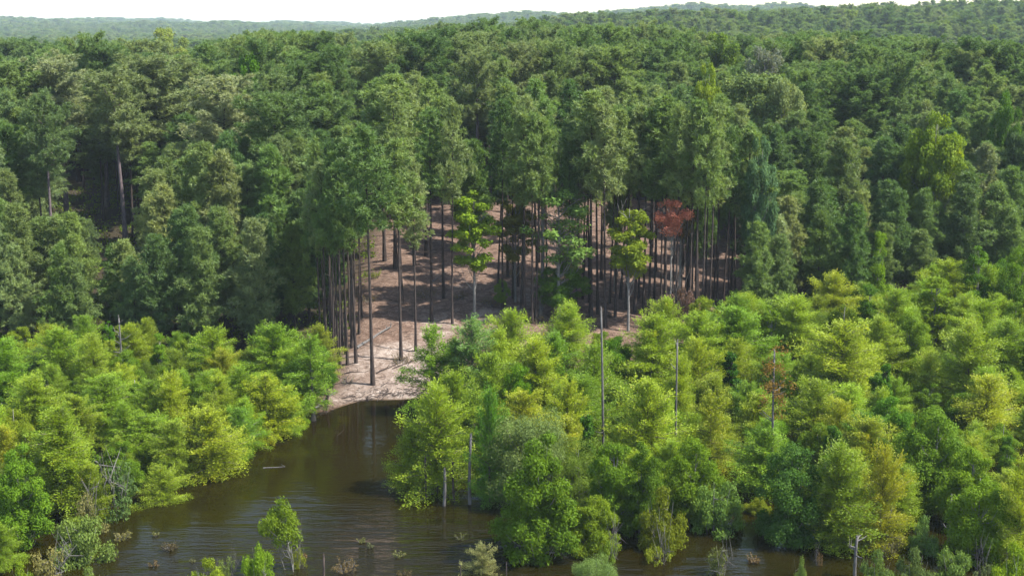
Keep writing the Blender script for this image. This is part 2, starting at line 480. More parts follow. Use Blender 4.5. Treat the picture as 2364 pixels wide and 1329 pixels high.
def make_broad(seed, H=8.0, W=6.0, bottom=0.15, nclump=46, per=260, ls=0.13, bark=None, conic=0.0, crs=(.09, .17), leafmat=None,
               stems=1, aspect=.55, flat=.75, hole=0.0, shellp=0.5, trunk_r=.16, bare=0, name='tree', up=.35):
    r = np.random.default_rng(seed)
    tr = Geo(); cr = Geo()
    cen = []; rd = []
    while len(cen) < nclump:
        d = rdir(r, 1)[0]; rr = r.uniform(0, 1) ** shellp
        t = (d[2] * rr + 1) / 2
        prof = (1 - conic * t) * (1 if conic == 0 else 1.05)
        p = np.array([d[0] * rr * W / 2 * .86 * prof, d[1] * rr * W / 2 * .86 * prof, H * (bottom + (1 - bottom) * (t * .93 + .02))])
        if conic > .5:
            t = r.uniform(0, 1) ** 1.15
            a = r.uniform(0, 6.28); q = W / 2 * (1 - t * conic) * r.uniform(.35, .95)
            p = np.array([math.cos(a) * q, math.sin(a) * q, H * (bottom + (1 - bottom) * t * .95)])
        if r.uniform() < hole: continue
        cen.append(p); rd.append(W * r.uniform(*crs) * (1 - .45 * conic * t))
    cen = np.array(cen); rd = np.array(rd)
    lines = []
    for s_ in range(stems):
        a = s_ * 6.28 / max(stems, 1) + r.uniform(0, 1)
        Ls = bend_line(r, H * r.uniform(.8, .95), .03 if stems == 1 else .12, 7)
        if stems > 1:
            tt = np.linspace(0, 1, 7)
            Ls[:, 0] += math.cos(a) * W * .25 * tt; Ls[:, 1] += math.sin(a) * W * .25 * tt
        tr.tube(Ls, trunk_r * (1 - np.linspace(0, 1, 7) * .85) * (1.0 if stems == 1 else .55), 6)
        lines.append(Ls)
    for i, (p, q) in enumerate(zip(cen, rd)):
        Ls = lines[i % len(lines)]
        z0 = max(H * .08, p[2] - r.uniform(.15, .45) * H * .5 - .2)
        z0 = min(z0, Ls[-1, 2] * .97)
        p0 = on_line(Ls, z0)
        mid = (p0 + p) / 2 + r.normal(0, .05 * W, 3) * .5 + np.array([0, 0, -.04 * H])
        tr.tube(np.array([p0, mid, p]), np.array([.34, .2, .06]) * trunk_r * (.9 if q > W * .1 else .6), 4)
    for k in range(bare):
        a = r.uniform(0, 6.28); z0 = H * r.uniform(.5, .85)
        p0 = on_line(lines[0], min(z0, lines[0][-1, 2])); e = p0 + np.array([math.cos(a) * .6, math.sin(a) * .6, r.uniform(.4, .9)]) * W * r.uniform(.25, .5)
        m_ = (p0 + e) / 2 + r.normal(0, .15, 3)
        tr.tube(np.array([p0, m_, e]), np.array([.3, .18, .06]) * trunk_r, 4)
        for u_ in range(3):
            b0 = p0 + (e - p0) * r.uniform(.4, .9)
            tr.tube(np.array([b0, b0 + r.normal(0, .5, 3) + np.array([0, 0, .5])]), [.02, .006], 3)
    n_each = np.maximum(30, (per * (rd / rd.mean()) ** 2)).astype(int)
    C = np.repeat(cen, n_each, 0); R = np.repeat(rd, n_each)
    n = len(C)
    d = rdir(r, n, .25)
    lump = 1 + .18 * np.sin(d[:, 0] * 5 + C[:, 2] * 3) * np.cos(d[:, 1] * 6 + C[:, 0])
    P = C + d * (R * lump * r.uniform(.45, 1.1, n))[:, None] * np.array([1, 1, flat])
    nrm = unit(d * .8 + np.array([0, 0, up]) + r.normal(0, .6, (n, 3)))
    ax = unit(np.cross(nrm, rdir(r, n)))
    bx = np.cross(nrm, ax)
    sz = r.uniform(.6, 1.25, n)[:, None] * ls
    tone = np.repeat(np.clip(r.normal(.5, .15, len(cen)), 0, 1), n_each)
    val = np.clip(tone + r.normal(0, .14, n), 0, 1)
    cr.leaves(P, ax * sz, bx * sz * aspect, val)
    return tr.mesh(name + '_trunk', [bark or GBARK], True), cr.mesh(name + '_crown', [leafmat or BROAD]), W, H

KIND = {
    'pine':  [make_pine(100 + i, H=20, W=5.4 + .3 * (i % 3), cs=.46 + .05 * (i % 3), nb=50, top_round=.15 + .2 * (i % 3)) for i in range(5)],
    'pine_full': [make_pine(140 + i, H=14, W=5.0 + .4 * (i % 2), cs=.18 + .06 * (i % 2), nb=70, top_round=.1, trunk_r=.14) for i in range(4)],
    'pine_big': [make_pine(160 + i, H=23, W=8.4, cs=.44 + .04 * (i % 2), nb=56, dens=1.1, top_round=1.0, trunk_r=.27) for i in range(3)],
    'pine_slim': [make_pine(190 + i, H=20, W=4.0, cs=.58 + .04 * (i % 2), nb=34, dens=.85, top_round=.3, trunk_r=.15) for i in range(4)],
    'pine_old': [make_pine(180 + i, H=23, W=8.0, cs=.60, nb=44, dens=1.15, top_round=.9, trunk_r=.30) for i in range(2)],
    'cyp':   [make_cypress(200 + i, H=8, W=5.2 + .4 * (i % 3), low=.08 + .05 * (i % 2)) for i in range(6)],
    'cyp_thin': [make_cypress(220 + i, H=8, W=4.6, nb=70, leafn=19000, low=.14) for i in range(2)],
    'broad': [make_broad(300 + i, H=8, W=5.6, bottom=.06, nclump=76, per=470, ls=.08, hole=.15, crs=(.07, .15), name='broadleaf', conic=.25 * (i % 2)) for i in range(4)],
    'gum':   [make_broad(320 + i, H=9, W=4.2, bottom=.1, nclump=72, per=420, ls=.08, conic=.78, crs=(.11, .18), name='broadleaf') for i in range(3)],
    'willow': [make_broad(340 + i, H=8, W=6.4, bottom=.08, nclump=80, per=460, ls=.10, aspect=.25, name='willow') for i in range(2)],
    'cedar': [make_broad(360 + i, H=7, W=2.4, bottom=.04, nclump=80, per=150, ls=.10, conic=.85, crs=(.12, .2), name='cedar', bark=PBARK) for i in range(2)],
    'column': [make_broad(370 + i, H=7, W=1.7, bottom=.05, nclump=50, per=130, ls=.10, conic=.3, crs=(.2, .3), name='vine_clad') for i in range(2)],
    'shrub': [make_broad(380 + i, H=2.6, W=3.2, bottom=.0, nclump=50, per=300, ls=.06, crs=(.09, .15), stems=5, trunk_r=.06, name='shrub') for i in range(4)],
    'twiggy': [make_broad(390 + i, H=2.4, W=3.0, bottom=.05, nclump=26, per=70, ls=.075, crs=(.08, .14), stems=6, trunk_r=.05, name='shrub', bark=DEAD, bare=6) for i in range(2)],
    'slender': [make_broad(400 + i, H=15, W=5.2, bottom=.36, nclump=44, per=240, ls=.16, crs=(.10, .17), conic=.3, name='slender_tree', hole=.2, trunk_r=.15, bare=2) for i in range(3)],
    'high_crown': [make_broad(410, H=15, W=4.6, bottom=.66, nclump=30, per=150, ls=.11, crs=(.10, .16), name='slender_tree', hole=.2, trunk_r=.13, bare=3)],
    'oak':   [make_broad(420 + i, H=17, W=10, bottom=.3, nclump=85, per=300, ls=.2, crs=(.08, .14), name='broadleaf', trunk_r=.25) for i in range(3)],
    'sparse': [make_broad(440 + i, H=15, W=6.4, bottom=.4, nclump=40, per=130, ls=.15, crs=(.08, .14), name='sparse_tree', hole=.2, trunk_r=.2, bare=14) for i in range(2)],
    'sapling': [make_broad(450, H=4.0, W=3.0, bottom=.52, nclump=28, per=150, ls=.075, crs=(.10, .16), name='sapling', trunk_r=.07, stems=3)],
}
NAME = {'pine_slim': 'pine_tree', 'pine_old': 'pine_tree', 'high_crown': 'broadleaf_tree', 'pine': 'pine_tree', 'pine_full': 'pine_tree', 'pine_big': 'pine_tree', 'cyp': 'cypress_tree', 'cyp_thin': 'cypress_tree',
        'broad': 'broadleaf_tree', 'gum': 'broadleaf_tree', 'willow': 'willow_tree', 'cedar': 'cedar_tree', 'column': 'vine_clad_tree',
        'shrub': 'shrub', 'twiggy': 'shrub', 'slender': 'broadleaf_tree', 'oak': 'broadleaf_tree', 'sparse': 'broadleaf_tree', 'sapling': 'sapling'}
CAT = {'shrub': 'shrub', 'twiggy': 'shrub'}
placed = []          # x, y, radius

def plant(kind, x, y, z, h, w, label, group=None, tint=(1, 1, 1), rot=None, variant=None, lean=(0, 0), sink=0.05):
    vs = KIND[kind]
    tm, cm, W, H = vs[random.randrange(len(vs)) if variant is None else variant % len(vs)]
    e = bpy.data.objects.new(NAME[kind], None)
    sc.collection.objects.link(e)
    e.empty_display_size = .3
    e.location = (x, y, z - sink)
    if kind.startswith('pine') and lean == (0, 0): lean = (random.gauss(0, .018), random.gauss(0, .018))
    e.rotation_euler = (lean[0], lean[1], random.uniform(0, 6.28) if rot is None else rot)
    e.scale = (w / W, w / W, (h + sink) / H)
    tag(e, label, CAT.get(kind, 'tree'), group)
    t = obj('trunk' if kind not in ('shrub', 'twiggy') else 'stems', tm, e)
    if kind == 'pine_old': t.color = (2.3, 2.4, 2.8, 1)
    obj('crown' if kind not in ('shrub', 'twiggy') else 'foliage', cm, e, tint)
    placed.append((x, y, w / 2))
    return e

def plant_px(kind, px, ytop, ybase, wpx, label, tint=(1, 1, 1), **kw):
    x, y, z = hit(px, ybase)
    h = height_to(y, z, ytop)
    w = wpx * depth(y, z) / F_PX
    return plant(kind, x, y, z, h, w, label, tint=tint, **kw)

# ------------------------------------------------------------------ ground and water
ys = np.concatenate([np.linspace(-160, 60, 24)[:-1], np.linspace(60, 190, 200)[:-1], np.linspace(190, 460, 90)[:-1], np.linspace(460, 1100, 60)[:-1], np.geomspace(1100, 5600, 50)])
us = np.linspace(-1, 1, 221)
us = np.sign(us) * (np.abs(us) * .55 + np.abs(us) ** 4 * .45)
Y, U = np.meshgrid(ys, us, indexing='ij')
X = U * (200 + np.maximum(Y, 0) * 0.95)
Z = terrain(X, Y)
gg = Geo()
nr, ncol = X.shape
i, j = np.meshgrid(np.arange(nr - 1), np.arange(ncol - 1), indexing='ij')
Q = np.stack([i * ncol + j, i * ncol + j + 1, (i + 1) * ncol + j + 1, (i + 1) * ncol + j], -1).reshape(-1, 4)
gg.add(np.stack([X, Y, Z], -1).reshape(-1, 3), Q=Q)
gme = gg.mesh('ground', [ground_mat()], True)
def sand_amount(x, y):
    s = y - itp(x, SHORE)
    a = .74 * np.exp(-((x + 10) / 5.5) ** 2) * np.exp(-(s / 13) ** 2)
    a += .30 * np.exp(-((x + 3 - (y - 115) * .25) / 9) ** 2) * np.exp(-((y - 122) / 16) ** 2)
    a += .10 * np.exp(-((x - 6) / 26) ** 2) * np.exp(-((y - 128) / 22) ** 2)
    return a
def litter_and_shade(x, y):
    inside = np.exp(-(np.abs((x - 4) / 27)) ** 6) * np.exp(-(np.abs((y - 132) / 44)) ** 6) * sstep(-17.5, -14.8, x)  # last factor darkens the left bank, painting the shade beneath its trees
    return 1 - inside
for nm, fn in (('sand', sand_amount), ('litter', litter_and_shade)):
    at = gme.attributes.new(nm, 'FLOAT', 'POINT')
    at.data.foreach_set('value', fn(X, Y).astype(np.float32).ravel())
g = obj('ground', gme); tag(g, kind='structure')

wg = Geo()
wx = np.linspace(-320, 320, 161); wy = np.linspace(-160, 116, 93)
WY, WX = np.meshgrid(wy, wx, indexing='ij')
nr, ncol = WX.shape
i, j = np.meshgrid(np.arange(nr - 1), np.arange(ncol - 1), indexing='ij')
Q = np.stack([i * ncol + j, i * ncol + j + 1, (i + 1) * ncol + j + 1, (i + 1) * ncol + j], -1).reshape(-1, 4)
wg.add(np.stack([WX, WY, WX * 0], -1).reshape(-1, 3), Q=Q)
wme = wg.mesh('water', [water_mat()])
wind = .05 + .95 * (1 - sstep(66, 86, WY + np.abs(WX + 6) * .7))
at = wme.attributes.new('wind', 'FLOAT', 'POINT')
at.data.foreach_set('value', wind.astype(np.float32).ravel())
tag(obj('water', wme), kind='structure')

# ------------------------------------------------------------------ trees placed one by one
YG = (1.08, 1.04, .8); GD = (1.16, 1.0, .7); DK = (.55, .72, .75); GR = (1.0, 1.0, 3); BL = (.75, .95, 1.25); OR = (1.6, .8, .7)
HAND = [
 # left bank, front
 ('broad', 55, 1015, 1262, 175, 'dark blue-green bushy tree on the water edge in the lower left corner', (.65, .88, .8)),
 ('cyp', 150, 945, 1185, 190, 'tall yellow-green cypress just right of the dark corner tree on the left bank', GD),
 ('cyp', 20, 985, 1150, 110, 'golden green cypress cut by the left picture edge above the dark corner tree', (1.35, 1.0, .7)),
 ('twiggy', 275, 1065, 1195, 125, 'grey-green straggly bush with crooked bare branches leaning over the left cove', (.85,.85,3)),
 ('shrub', 190, 1180, 1292, 150, 'large pale green bush in the water at the lower left bank', (1.1,1.0,3)),
 ('twiggy', 205, 1135, 1225, 90, 'straw-coloured half bare bush behind the large pale green bush on the left', (1.4,.85,4.5)),
 ('cyp', 345, 960, 1082, 165, 'low spreading cypress overhanging the dark water on the left bank', (1.0, 1.0, .8)),
 ('cyp', 488, 945, 1098, 180, 'golden tipped cypress reaching furthest over the water from the left bank', (1.2, 1.02, .8)),
 ('cyp_thin', 620, 865, 1020, 140, 'yellow flat-topped cypress at the cove mouth of the left bank', (1.45, 1.1, .6)),
 ('cyp_thin', 724, 775, 972, 120, 'slim light green cypress standing nearest the sandy landing on the left bank', (1.0, 1.0, .9)),
 ('column', 318, 868, 1010, 44, 'narrow dark vine-covered trunk among the left bank cypresses', DK),
 ('column', 403, 895, 1020, 48, 'second dark vine-covered column right of the narrow one on the left bank', DK),
 ('broad', 470, 890, 1000, 90, 'mid green rounded tree between the left bank cypresses', (.9, 1.0, .9)),
 ('cyp', 560, 850, 1005, 120, 'yellow-green cypress just left of the yellow flat-topped one', YG),
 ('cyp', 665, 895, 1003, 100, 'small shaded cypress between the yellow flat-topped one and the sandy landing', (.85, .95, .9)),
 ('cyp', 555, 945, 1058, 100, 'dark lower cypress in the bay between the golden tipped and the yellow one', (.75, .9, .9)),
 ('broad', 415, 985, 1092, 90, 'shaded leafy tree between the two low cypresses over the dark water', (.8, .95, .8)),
 ('broad', 290, 1010, 1150, 110, 'dull green tree above the straggly bush on the left cove', (.8, .9, .8)),
 # left bank, rear row seen against the dark pines
 ('cyp', 22, 785, 960, 140, 'bright cypress top against dark pines at the far left edge', YG),
 ('cyp', 148, 760, 930, 130, 'pointed green cypress at the foot of the dark left pines', (.9, 1.0, .9)),
 ('cyp', 222, 772, 945, 120, 'pale cypress right of the pointed green cypress below the left pines', (1.05, 1.0, 1.0)),
 ('willow', 95, 800, 920, 80, 'grey-green small leafy tree between two cypresses below the left pines', (1.0,1.0,3.5)),
 ('broad', 300, 800, 940, 90, 'dark bushy tree below the left pines beside bare grey twigs', (.75, .9, 1)),
 ('gum', 425, 775, 935, 80, 'light green pointed tree with maple-like leaves below the left pines', (1.2, 1.1, .9)),
 ('cyp', 500, 758, 935, 130, 'cypress with a twin top below the middle of the left pines', YG),
 ('cyp', 632, 750, 930, 140, 'broad green cypress right below the last dark left pines', (.92, 1, .9)),
 ('gum', 380, 845, 985, 80, 'bright leafy tree in the middle of the left bank thicket', (1.1, 1.1, .9)),
 ('cyp', 250, 870, 1030, 170, 'wide yellow-green cypress in the middle of the left bank thicket', YG),
 ('cyp', 90, 870, 1050, 160, 'broad yellow-green cypress above the dark corner tree', (1.15, 1.02, .8)),
 ('cyp', 430, 860, 1010, 110, 'light cypress above the dark vine-covered columns', (1.05, 1.02, .9)),
 ('cyp', 695, 800, 960, 90, 'small cypress tucked behind the slim one by the sandy landing', (.95, 1.0, .9)),
 # cove side of the flooded right wood
 ('cyp', 1010, 895, 1140, 195, 'large yellow-green cypress leaning out over the cove', (1.12, 1.02, .75)),
 ('cyp', 955, 985, 1130, 110, 'low golden cypress branch tree at the very edge of the cove', (1.15, 1.0, .75)),
 ('cyp', 1130, 900, 1160, 90, 'narrow dark green cypress right of the grey dead stem in the water', (.62, .85, .9)),
 ('willow', 1215, 915, 1165, 215, 'silvery grey-green willow behind the big green tree at the cove', (1.05,1.0,3.6)),
 ('broad', 1245, 985, 1285, 235, 'big bright green tree standing furthest out in the open water', (1.05, 1.1, .8)),
 ('cedar', 1353, 940, 1150, 74, 'dark pointed cedar right of the big bright green tree', (.38, .6, .75)),
 ('broad', 1415, 995, 1215, 165, 'large-leaved green tree right of the dark pointed cedar', (1.0, 1.1, 1.0)),
 ('broad', 1372, 1128, 1268, 150, 'small leafy green tree at the water edge below the dark cedar', (1.15, 1.05, .8)),
 ('cyp', 1312, 888, 1090, 125, 'bright yellow cypress behind the silvery willow', (1.25, 1.08, .75)),
 ('cyp', 1488, 880, 1110, 175, 'tall yellow-green cypress with dark stem between the two grey dead poles', YG),
 ('broad', 1480, 1010, 1225, 130, 'green tree behind the olive bush at the right water edge', (.95, 1.0, .9)),
 ('shrub', 1525, 1130, 1262, 135, 'olive yellow tree-like bush standing in the water right of centre', (1.4, 1.0, .8)),
 ('shrub', 1650, 1098, 1222, 140, 'round pale green bush in the water left of the tall grey trunk', (1.0,1.05,2.6)),
 ('broad', 1830, 1010, 1243, 200, 'dark green tree with silver leaf undersides hanging to the water', (.62,.8,1.6)),
 ('cyp', 1925, 1030, 1262, 185, 'wide olive cypress right of the dark hanging tree', (1.0, .88, .75)),
 ('cyp', 2030, 1035, 1268, 125, 'orange-green cypress standing in front at the lower right', (1.45, .98, .7)),
 ('broad', 2150, 930, 1165, 190, 'dark green broad tree over the black gap in the right wood', (.72, .9, .9)),
 ('broad', 2235, 1010, 1215, 150, 'round leafy green tree above the right corner thicket', (.95, 1.05, .8)),
 ('broad', 2255, 1085, 1290, 180, 'bright green leafy tree of the right corner thicket', (1.0, 1.12, .75)),
 ('cyp', 2345, 1060, 1310, 130, 'yellow-green tree cut by the right picture edge in the lower corner', (1.1, 1.0, .8)),
 ('cyp_thin', 1635, 905, 1110, 120, 'sparse golden cypress with separate flat branches in the right wood', (1.45, 1.02, .6)),
 ('broad', 1600, 1000, 1180, 150, 'green round tree below the sparse golden cypress', (1.05, 1.1, .75)),
 ('cedar', 1682, 800, 960, 80, 'very dark slender cedar at the upper middle of the right wood', (.32, .55, .6)),
 ('cyp', 1605, 785, 960, 125, 'bright yellow cypress beside the leaning dead pole', (1.25, 1.08, .7)),
 ('cyp', 1690, 712, 900, 165, 'rounded yellow-green tree at the upper edge of the right wood', (1.12, 1.05, .8)),
 ('cedar', 2035, 830, 1010, 70, 'dark narrow cedar in the middle of the right wood', (.5, .75, .7)),
 ('gum', 2000, 655, 850, 110, 'dark glossy leaved pointed tree rising from the upper right wood', (.75, .95, 1.0)),
 ('gum', 2150, 640, 830, 150, 'round-topped bright tree high on the upper right wood edge', (1.15, 1.1, .75)),
 ('cyp', 2060, 670, 850, 130, 'yellow-green cypress between the two tall leafy tops on the upper right', YG),
 ('cyp', 1935, 745, 950, 210, 'large soft yellow cypress in the centre of the right wood', (1.15, 1.05, .85)),
 ('cyp', 1830, 690, 880, 150, 'pale cypress crowded at the upper left of the right wood', (1.05, 1.05, .9)),
 ('gum', 1775, 700, 880, 90, 'green leafy tree at the edge of the right wood next to the shaded pines', (.9, 1.0, .8)),
 ('cyp', 2230, 750, 960, 190, 'soft olive cypress on the far side of the right wood near the frame edge', (1.05, .98, .9)),
 ('gum', 2020, 520, 760, 70, 'tall narrow light green tree rising above the others before the right pines', (1.0, 1.15, .8)),
 ('gum', 2245, 560, 790, 110, 'dark leafy tree before the pines near the right edge', (.7, .9, .8)),
 ('broad', 2345, 560, 800, 120, 'tall round tree before the pines cut by the right edge', (.85, 1.0, .8)),
 # middle, the cypress screen in front of the clearing
 ('cyp_thin', 1000, 752, 955, 140, 'airy light green cypress hiding the right side of the sandy landing', (1.0, 1.05, .9)),
 ('cyp_thin', 1090, 735, 955, 185, 'grey-green see-through cypress before the sandy slope', (.8,.85,3)),
 ('cyp_thin', 1048, 780, 945, 120, 'airy cypress between the light green and the grey-green one before the slope', (.95, 1.0, .9)),
 ('cyp', 1150, 765, 950, 120, 'small yellow-green cypress right of the grey-green see-through one', (1.05, 1.05, .8)),
 ('cyp', 1180, 718, 925, 150, 'yellow-green cypress in front of the clearing left of the grey-barked tree', (1.12, 1.05, .75)),
 ('cyp', 1310, 705, 905, 150, 'pointed cypress with visible stem in front of the grey-barked tree', (.98, 1, .9)),
 ('cyp', 1235, 790, 985, 170, 'yellow cypress in the middle row before the clearing', (1.2, 1.06, .75)),
 ('broad', 1200, 830, 1000, 110, 'fresh green bushy tree low in the middle row before the clearing', (.85, 1.1, .6)),
 ('broad', 1420, 760, 930, 110, 'fresh green tree right beside the tall grey dead pole', (.85, 1.15, .7)),
 ('cyp', 1500, 728, 930, 160, 'yellow-green cypress just left of the leaning dead pole', (1.15, 1.06, .8)),
 ('cyp', 1130, 820, 1000, 130, 'olive-green cypress above the cove inlet', (.9, .92, .8)),
 ('cyp', 1045, 860, 1020, 120, 'light cypress above the large leaning one by the cove', (1.05, 1.02, .8)),
 ('cyp', 1370, 800, 1000, 140, 'tall yellow-green cypress left of the tall grey dead pole', YG),
 ('cyp', 1565, 830, 1020, 110, 'yellow cypress right behind the leaning dead pole', (1.2, 1.05, .8)),
 # single trees of the clearing
 ('slender', 1095, 420, 735, 138, 'slender bright yellow-green leafy tree alone in the sandy clearing', (1.4,1.35,1.2)),
 ('sparse', 1290, 430, 742, 190, 'tall tree with pale grey bark and bare grey branches among its leaves', (1.3,1.35,4)),
 ('slender', 1450, 455, 765, 125, 'yellowing slender tree with grey trunk right of the grey-barked tree', (1.45,1.2,1.3)),
 ('high_crown', 1545, 448, 768, 92, 'red-leaved maple at the edge of the clearing', (3.0,.72,7.5)),
 ('slender', 1190, 425, 700, 110, 'brownish olive-leaved tree between the yellow-green and the grey-barked trees', (1.1,.8,2.4)),
 ('slender', 1425, 400, 640, 60, 'lone yellow-leaved treetop peeping out above the clearing pines', (1.55,1.25,1)),
 ('broad', 1300, 590, 735, 130, 'low dark green leafy growth around the grey-barked trunk', (.7, .9, .8)),
 ('twiggy', 1575, 650, 780, 75, 'half bare bush with pinkish dead leaves under the red maple', (1.2,.48,4.4)),
 ('twiggy', 1960, 590, 700, 110, 'bush of rust brown dead leaves at the foot of the right pines', (1.1,.34,2.4)),
 ('broad', 1160, 640, 715, 40, 'small green bush on a thin stem in the middle of the clearing', (.9, 1.0, .8)),
 # along the bottom
 ('sapling', 688, 1148, 1314, 104, 'small lime green tree on thin pale stems alone in the open water', (1.2,1.1,.9)),
 ('twiggy', 690, 1252, 1312, 44, 'small twiggy bush at the foot of the lime green sapling', (1.4, 1.1, .9)),
 ('shrub', 600, 1252, 1345, 95, 'bright green bush rising from the water at the bottom left of centre', (.95,1.12,.9)),
 ('shrub', 485, 1288, 1362, 112, 'olive yellow bush cut by the bottom edge', (1.35,1.2,1)),
 ('twiggy', 528, 1283, 1335, 60, 'pale leaved twiggy bush between the olive bush and the bright green one', (1.25,1.1,4)),
 ('twiggy', 120, 1262, 1340, 110, 'straw-toned twiggy bush in the lower left water', (1.4,.9,4.5)),
 ('shrub', 50, 1300, 1362, 80, 'small green bush at the bottom edge near the left corner', (1.2, 1.2, 1)),
 ('shrub', 210, 1310, 1368, 80, 'small pale bush at the bottom edge below the large pale green bush', (1.15,1.05,3.5)),
 ('cyp_thin', 1112, 1255, 1325, 92, 'low straw-pale cypress bush alone in the water at the bottom centre', (1.25,.82,4.6)),
 ('willow', 1375, 1262, 1362, 120, 'feathery grey-green bush at the bottom below the small leafy tree', (1.05,1.05,4)),
 ('twiggy', 1405, 1235, 1300, 60, 'thin leafy twig bush above the feathery grey-green one', (1.1, 1.1, 1.2)),
 ('twiggy', 1515, 1250, 1300, 80, 'sparse drooping bush in the water below the olive bush', (1.3, 1.1, 1.1)),
 ('twiggy', 1660, 1262, 1330, 90, 'half brown half green bush in the glittering water at the bottom', (1.2,.85,3)),
 ('shrub', 1848, 1285, 1335, 52, 'small pale green bush at the bottom right of centre', (1.3,1.15,3.2)),
 ('twiggy', 1890, 1272, 1305, 24, 'tiny reddish twig tuft beside the small pale bush', (1.1,.5,3.5)),
 ('shrub', 2025, 1272, 1352, 95, 'pale green bush right of the dead branched stub at the bottom', (1.2,1.1,3.2)),
 ('shrub', 2130, 1195, 1275, 90, 'silvery green bush below the black gap on the right', (.95,1.05,3.6)),
 ('shrub', 2110, 1268, 1350, 100, 'olive-grey bush in the row along the bottom right', (1.1,.95,3.4)),
 ('shrub', 2200, 1258, 1350, 110, 'green-grey bush beside the right corner thicket', (1.0,1.0,3)),
 ('twiggy', 2275, 1285, 1345, 70, 'bare greyish white twig bush in the bottom right corner', (1.4,1.1,7)),
 ('shrub', 2335, 1252, 1362, 110, 'bright green bush in the very bottom right corner', (1.25, 1.25, .8)),
 ('twiggy', 2045, 1215, 1275, 110, 'brown-grey twigs under the orange-green cypress', (1.2,.65,4)),
]
for k, px, yt, yb, w, lab, tint in HAND:
    plant_px(k, px, yt, yb, w, lab, tint, lean=(0, -.20) if k == 'sapling' else (0, 0), rot=(0.3 if k == 'sapling' else None))

# ------------------------------------------------------------------ clearing pines: the trunks one can follow to their foot
CLEAR = [  # px at foot, y at foot, y of the top, crown width px, rest of label
 (861, 889, 300, 120, 'foremost pine with a long bare trunk on the pale sand'),
 (926, 833, 330, 100, 'bare-trunked pine on the little brown mound of the sand'),
 (960, 812, 380, 80, 'thin slightly curved pine right of the mound'),
 (822, 838, 330, 90, 'first pine of the dark row left of the landing, beside the fallen log'),
 (802, 842, 360, 80, 'thick dark trunk in the row left of the landing'),
 (785, 850, 380, 80, 'thin pine trunk left of the thick dark one'),
 (770, 860, 400, 70, 'outermost thin trunk on the left side of the landing'),
 (812, 800, 300, 80, 'pine trunk half hidden behind the thick dark one'),
 (790, 800, 340, 80, 'inner pine trunk of the row left of the landing'),
 (755, 845, 380, 80, 'pine at the left end of the trunk row by the cypresses'),
 (996, 742, 260, 100, 'straight brown pine trunk beside the dark shade patch'),
 (1044, 748, 240, 54, 'pine trunk just left of the yellow-green leafy tree'),
 (1024, 690, 230, 90, 'pine with mossy lower trunk on the slope'),
 (927, 702, 210, 110, 'pine behind the mound pine, foot in the shade'),
 (913, 620, 180, 130, 'stout very dark pine trunk upper left of the clearing'),
 (888, 602, 190, 110, 'short-looking dark pine at the upper left of the clearing'),
 (957, 614, 200, 90, 'ivy-footed pine in the upper clearing'),
 (983, 590, 190, 90, 'reddish pine trunk in the upper clearing'),
 (970, 545, 180, 80, 'farthest thin pine trunk of the upper clearing'),
 (1160, 716, 240, 64, 'pine trunk with leafy foot in the middle of the clearing'),
 (1184, 690, 220, 62, 'pine trunk on the bright slope right of the leafy foot one'),
 (1204, 712, 230, 90, 'slim pine trunk in mid clearing beside the shade edge'),
 (1212, 742, 260, 90, 'right pine of a close pair in mid clearing'),
 (1228, 748, 270, 80, 'thin pine trunk left of the grey-barked tree'),
 (1236, 742, 280, 80, 'very thin pine close to the grey-barked tree'),
 (1172, 640, 200, 80, 'back pine trunk with reddish undergrowth'),
 (1364, 735, 210, 120, 'stout dark pine right of the grey-barked tree'),
 (1380, 725, 240, 90, 'leaning pine partner of the stout dark one'),
 (1398, 758, 250, 90, 'pine foot just behind the tall grey dead pole'),
 (1420, 735, 260, 80, 'slim pine trunk in the right half of the clearing'),
 (1432, 690, 230, 80, 'thin back pine between two nearer trunks'),
 (1465, 720, 250, 90, 'slim pine right of the yellowing tree'),
 (1484, 722, 240, 80, 'pine trunk in striped shade right of the yellowing tree'),
 (1497, 730, 260, 90, 'pine trunk left of the red maple'),
 (1536, 745, 230, 110, 'thick grey pine trunk below the red maple'),
 (1560, 760, 250, 80, 'pine behind the pinkish dead bush'),
 (1588, 770, 260, 80, 'slim pine right of the pinkish dead bush'),
 (1606, 765, 240, 90, 'dark pine trunk in the right trunk group'),
 (1618, 780, 280, 80, 'pine with its foot in deep shade right of the clearing'),
 (1634, 770, 250, 80, 'thin straight trunk at the right end of the clearing'),
 (1655, 735, 230, 80, 'back pine trunk at the right end of the clearing'),
 (1712, 740, 300, 110, 'dark pine with low boughs closing the clearing on the right'),
 (1685, 700, 250, 80, 'thin pine trunk seen in sun patches at the right end'),
]
for n_, (px, yb) in enumerate([(752, 800), (763, 815), (774, 790), (781, 835), (792, 775), (798, 815), (808, 760), (818, 785), (829, 770), (835, 735), (742, 830), (768, 770)]):
    CLEAR.append((px, yb, 330 + 9 * n_, 62, 'thin dark pine trunk in the crowded row along the left side of the landing'))
for n_, (px, yb) in enumerate([(1262, 700), (1330, 715), (1345, 690), (1408, 700), (1445, 715), (1475, 690), (1510, 700), (1524, 735), (1552, 715), (1572, 700),
                               (1580, 735), (1597, 715), (1612, 700), (1628, 725), (1645, 700), (1668, 720), (1680, 745), (1698, 715), (1722, 700), (1316, 735), (1250, 690), (1150, 660), (1196, 660)]):
    CLEAR.append((px, yb, 240 + 4 * n_, 48, 'thin dark pine trunk %s, %s' % (
        'left of the grey-barked tree' if px < 1290 else 'beside the stout dark pine' if px < 1380 else 'before the yellowing tree' if px < 1450 else 'between yellowing tree and red maple' if px < 1540
        else 'just right of the red maple' if px < 1590 else 'in the right trunk group' if px < 1660 else 'at the right end of the clearing',
        'set far back' if yb < 705 else 'halfway up the slope' if yb < 728 else 'close behind the cypress screen')))
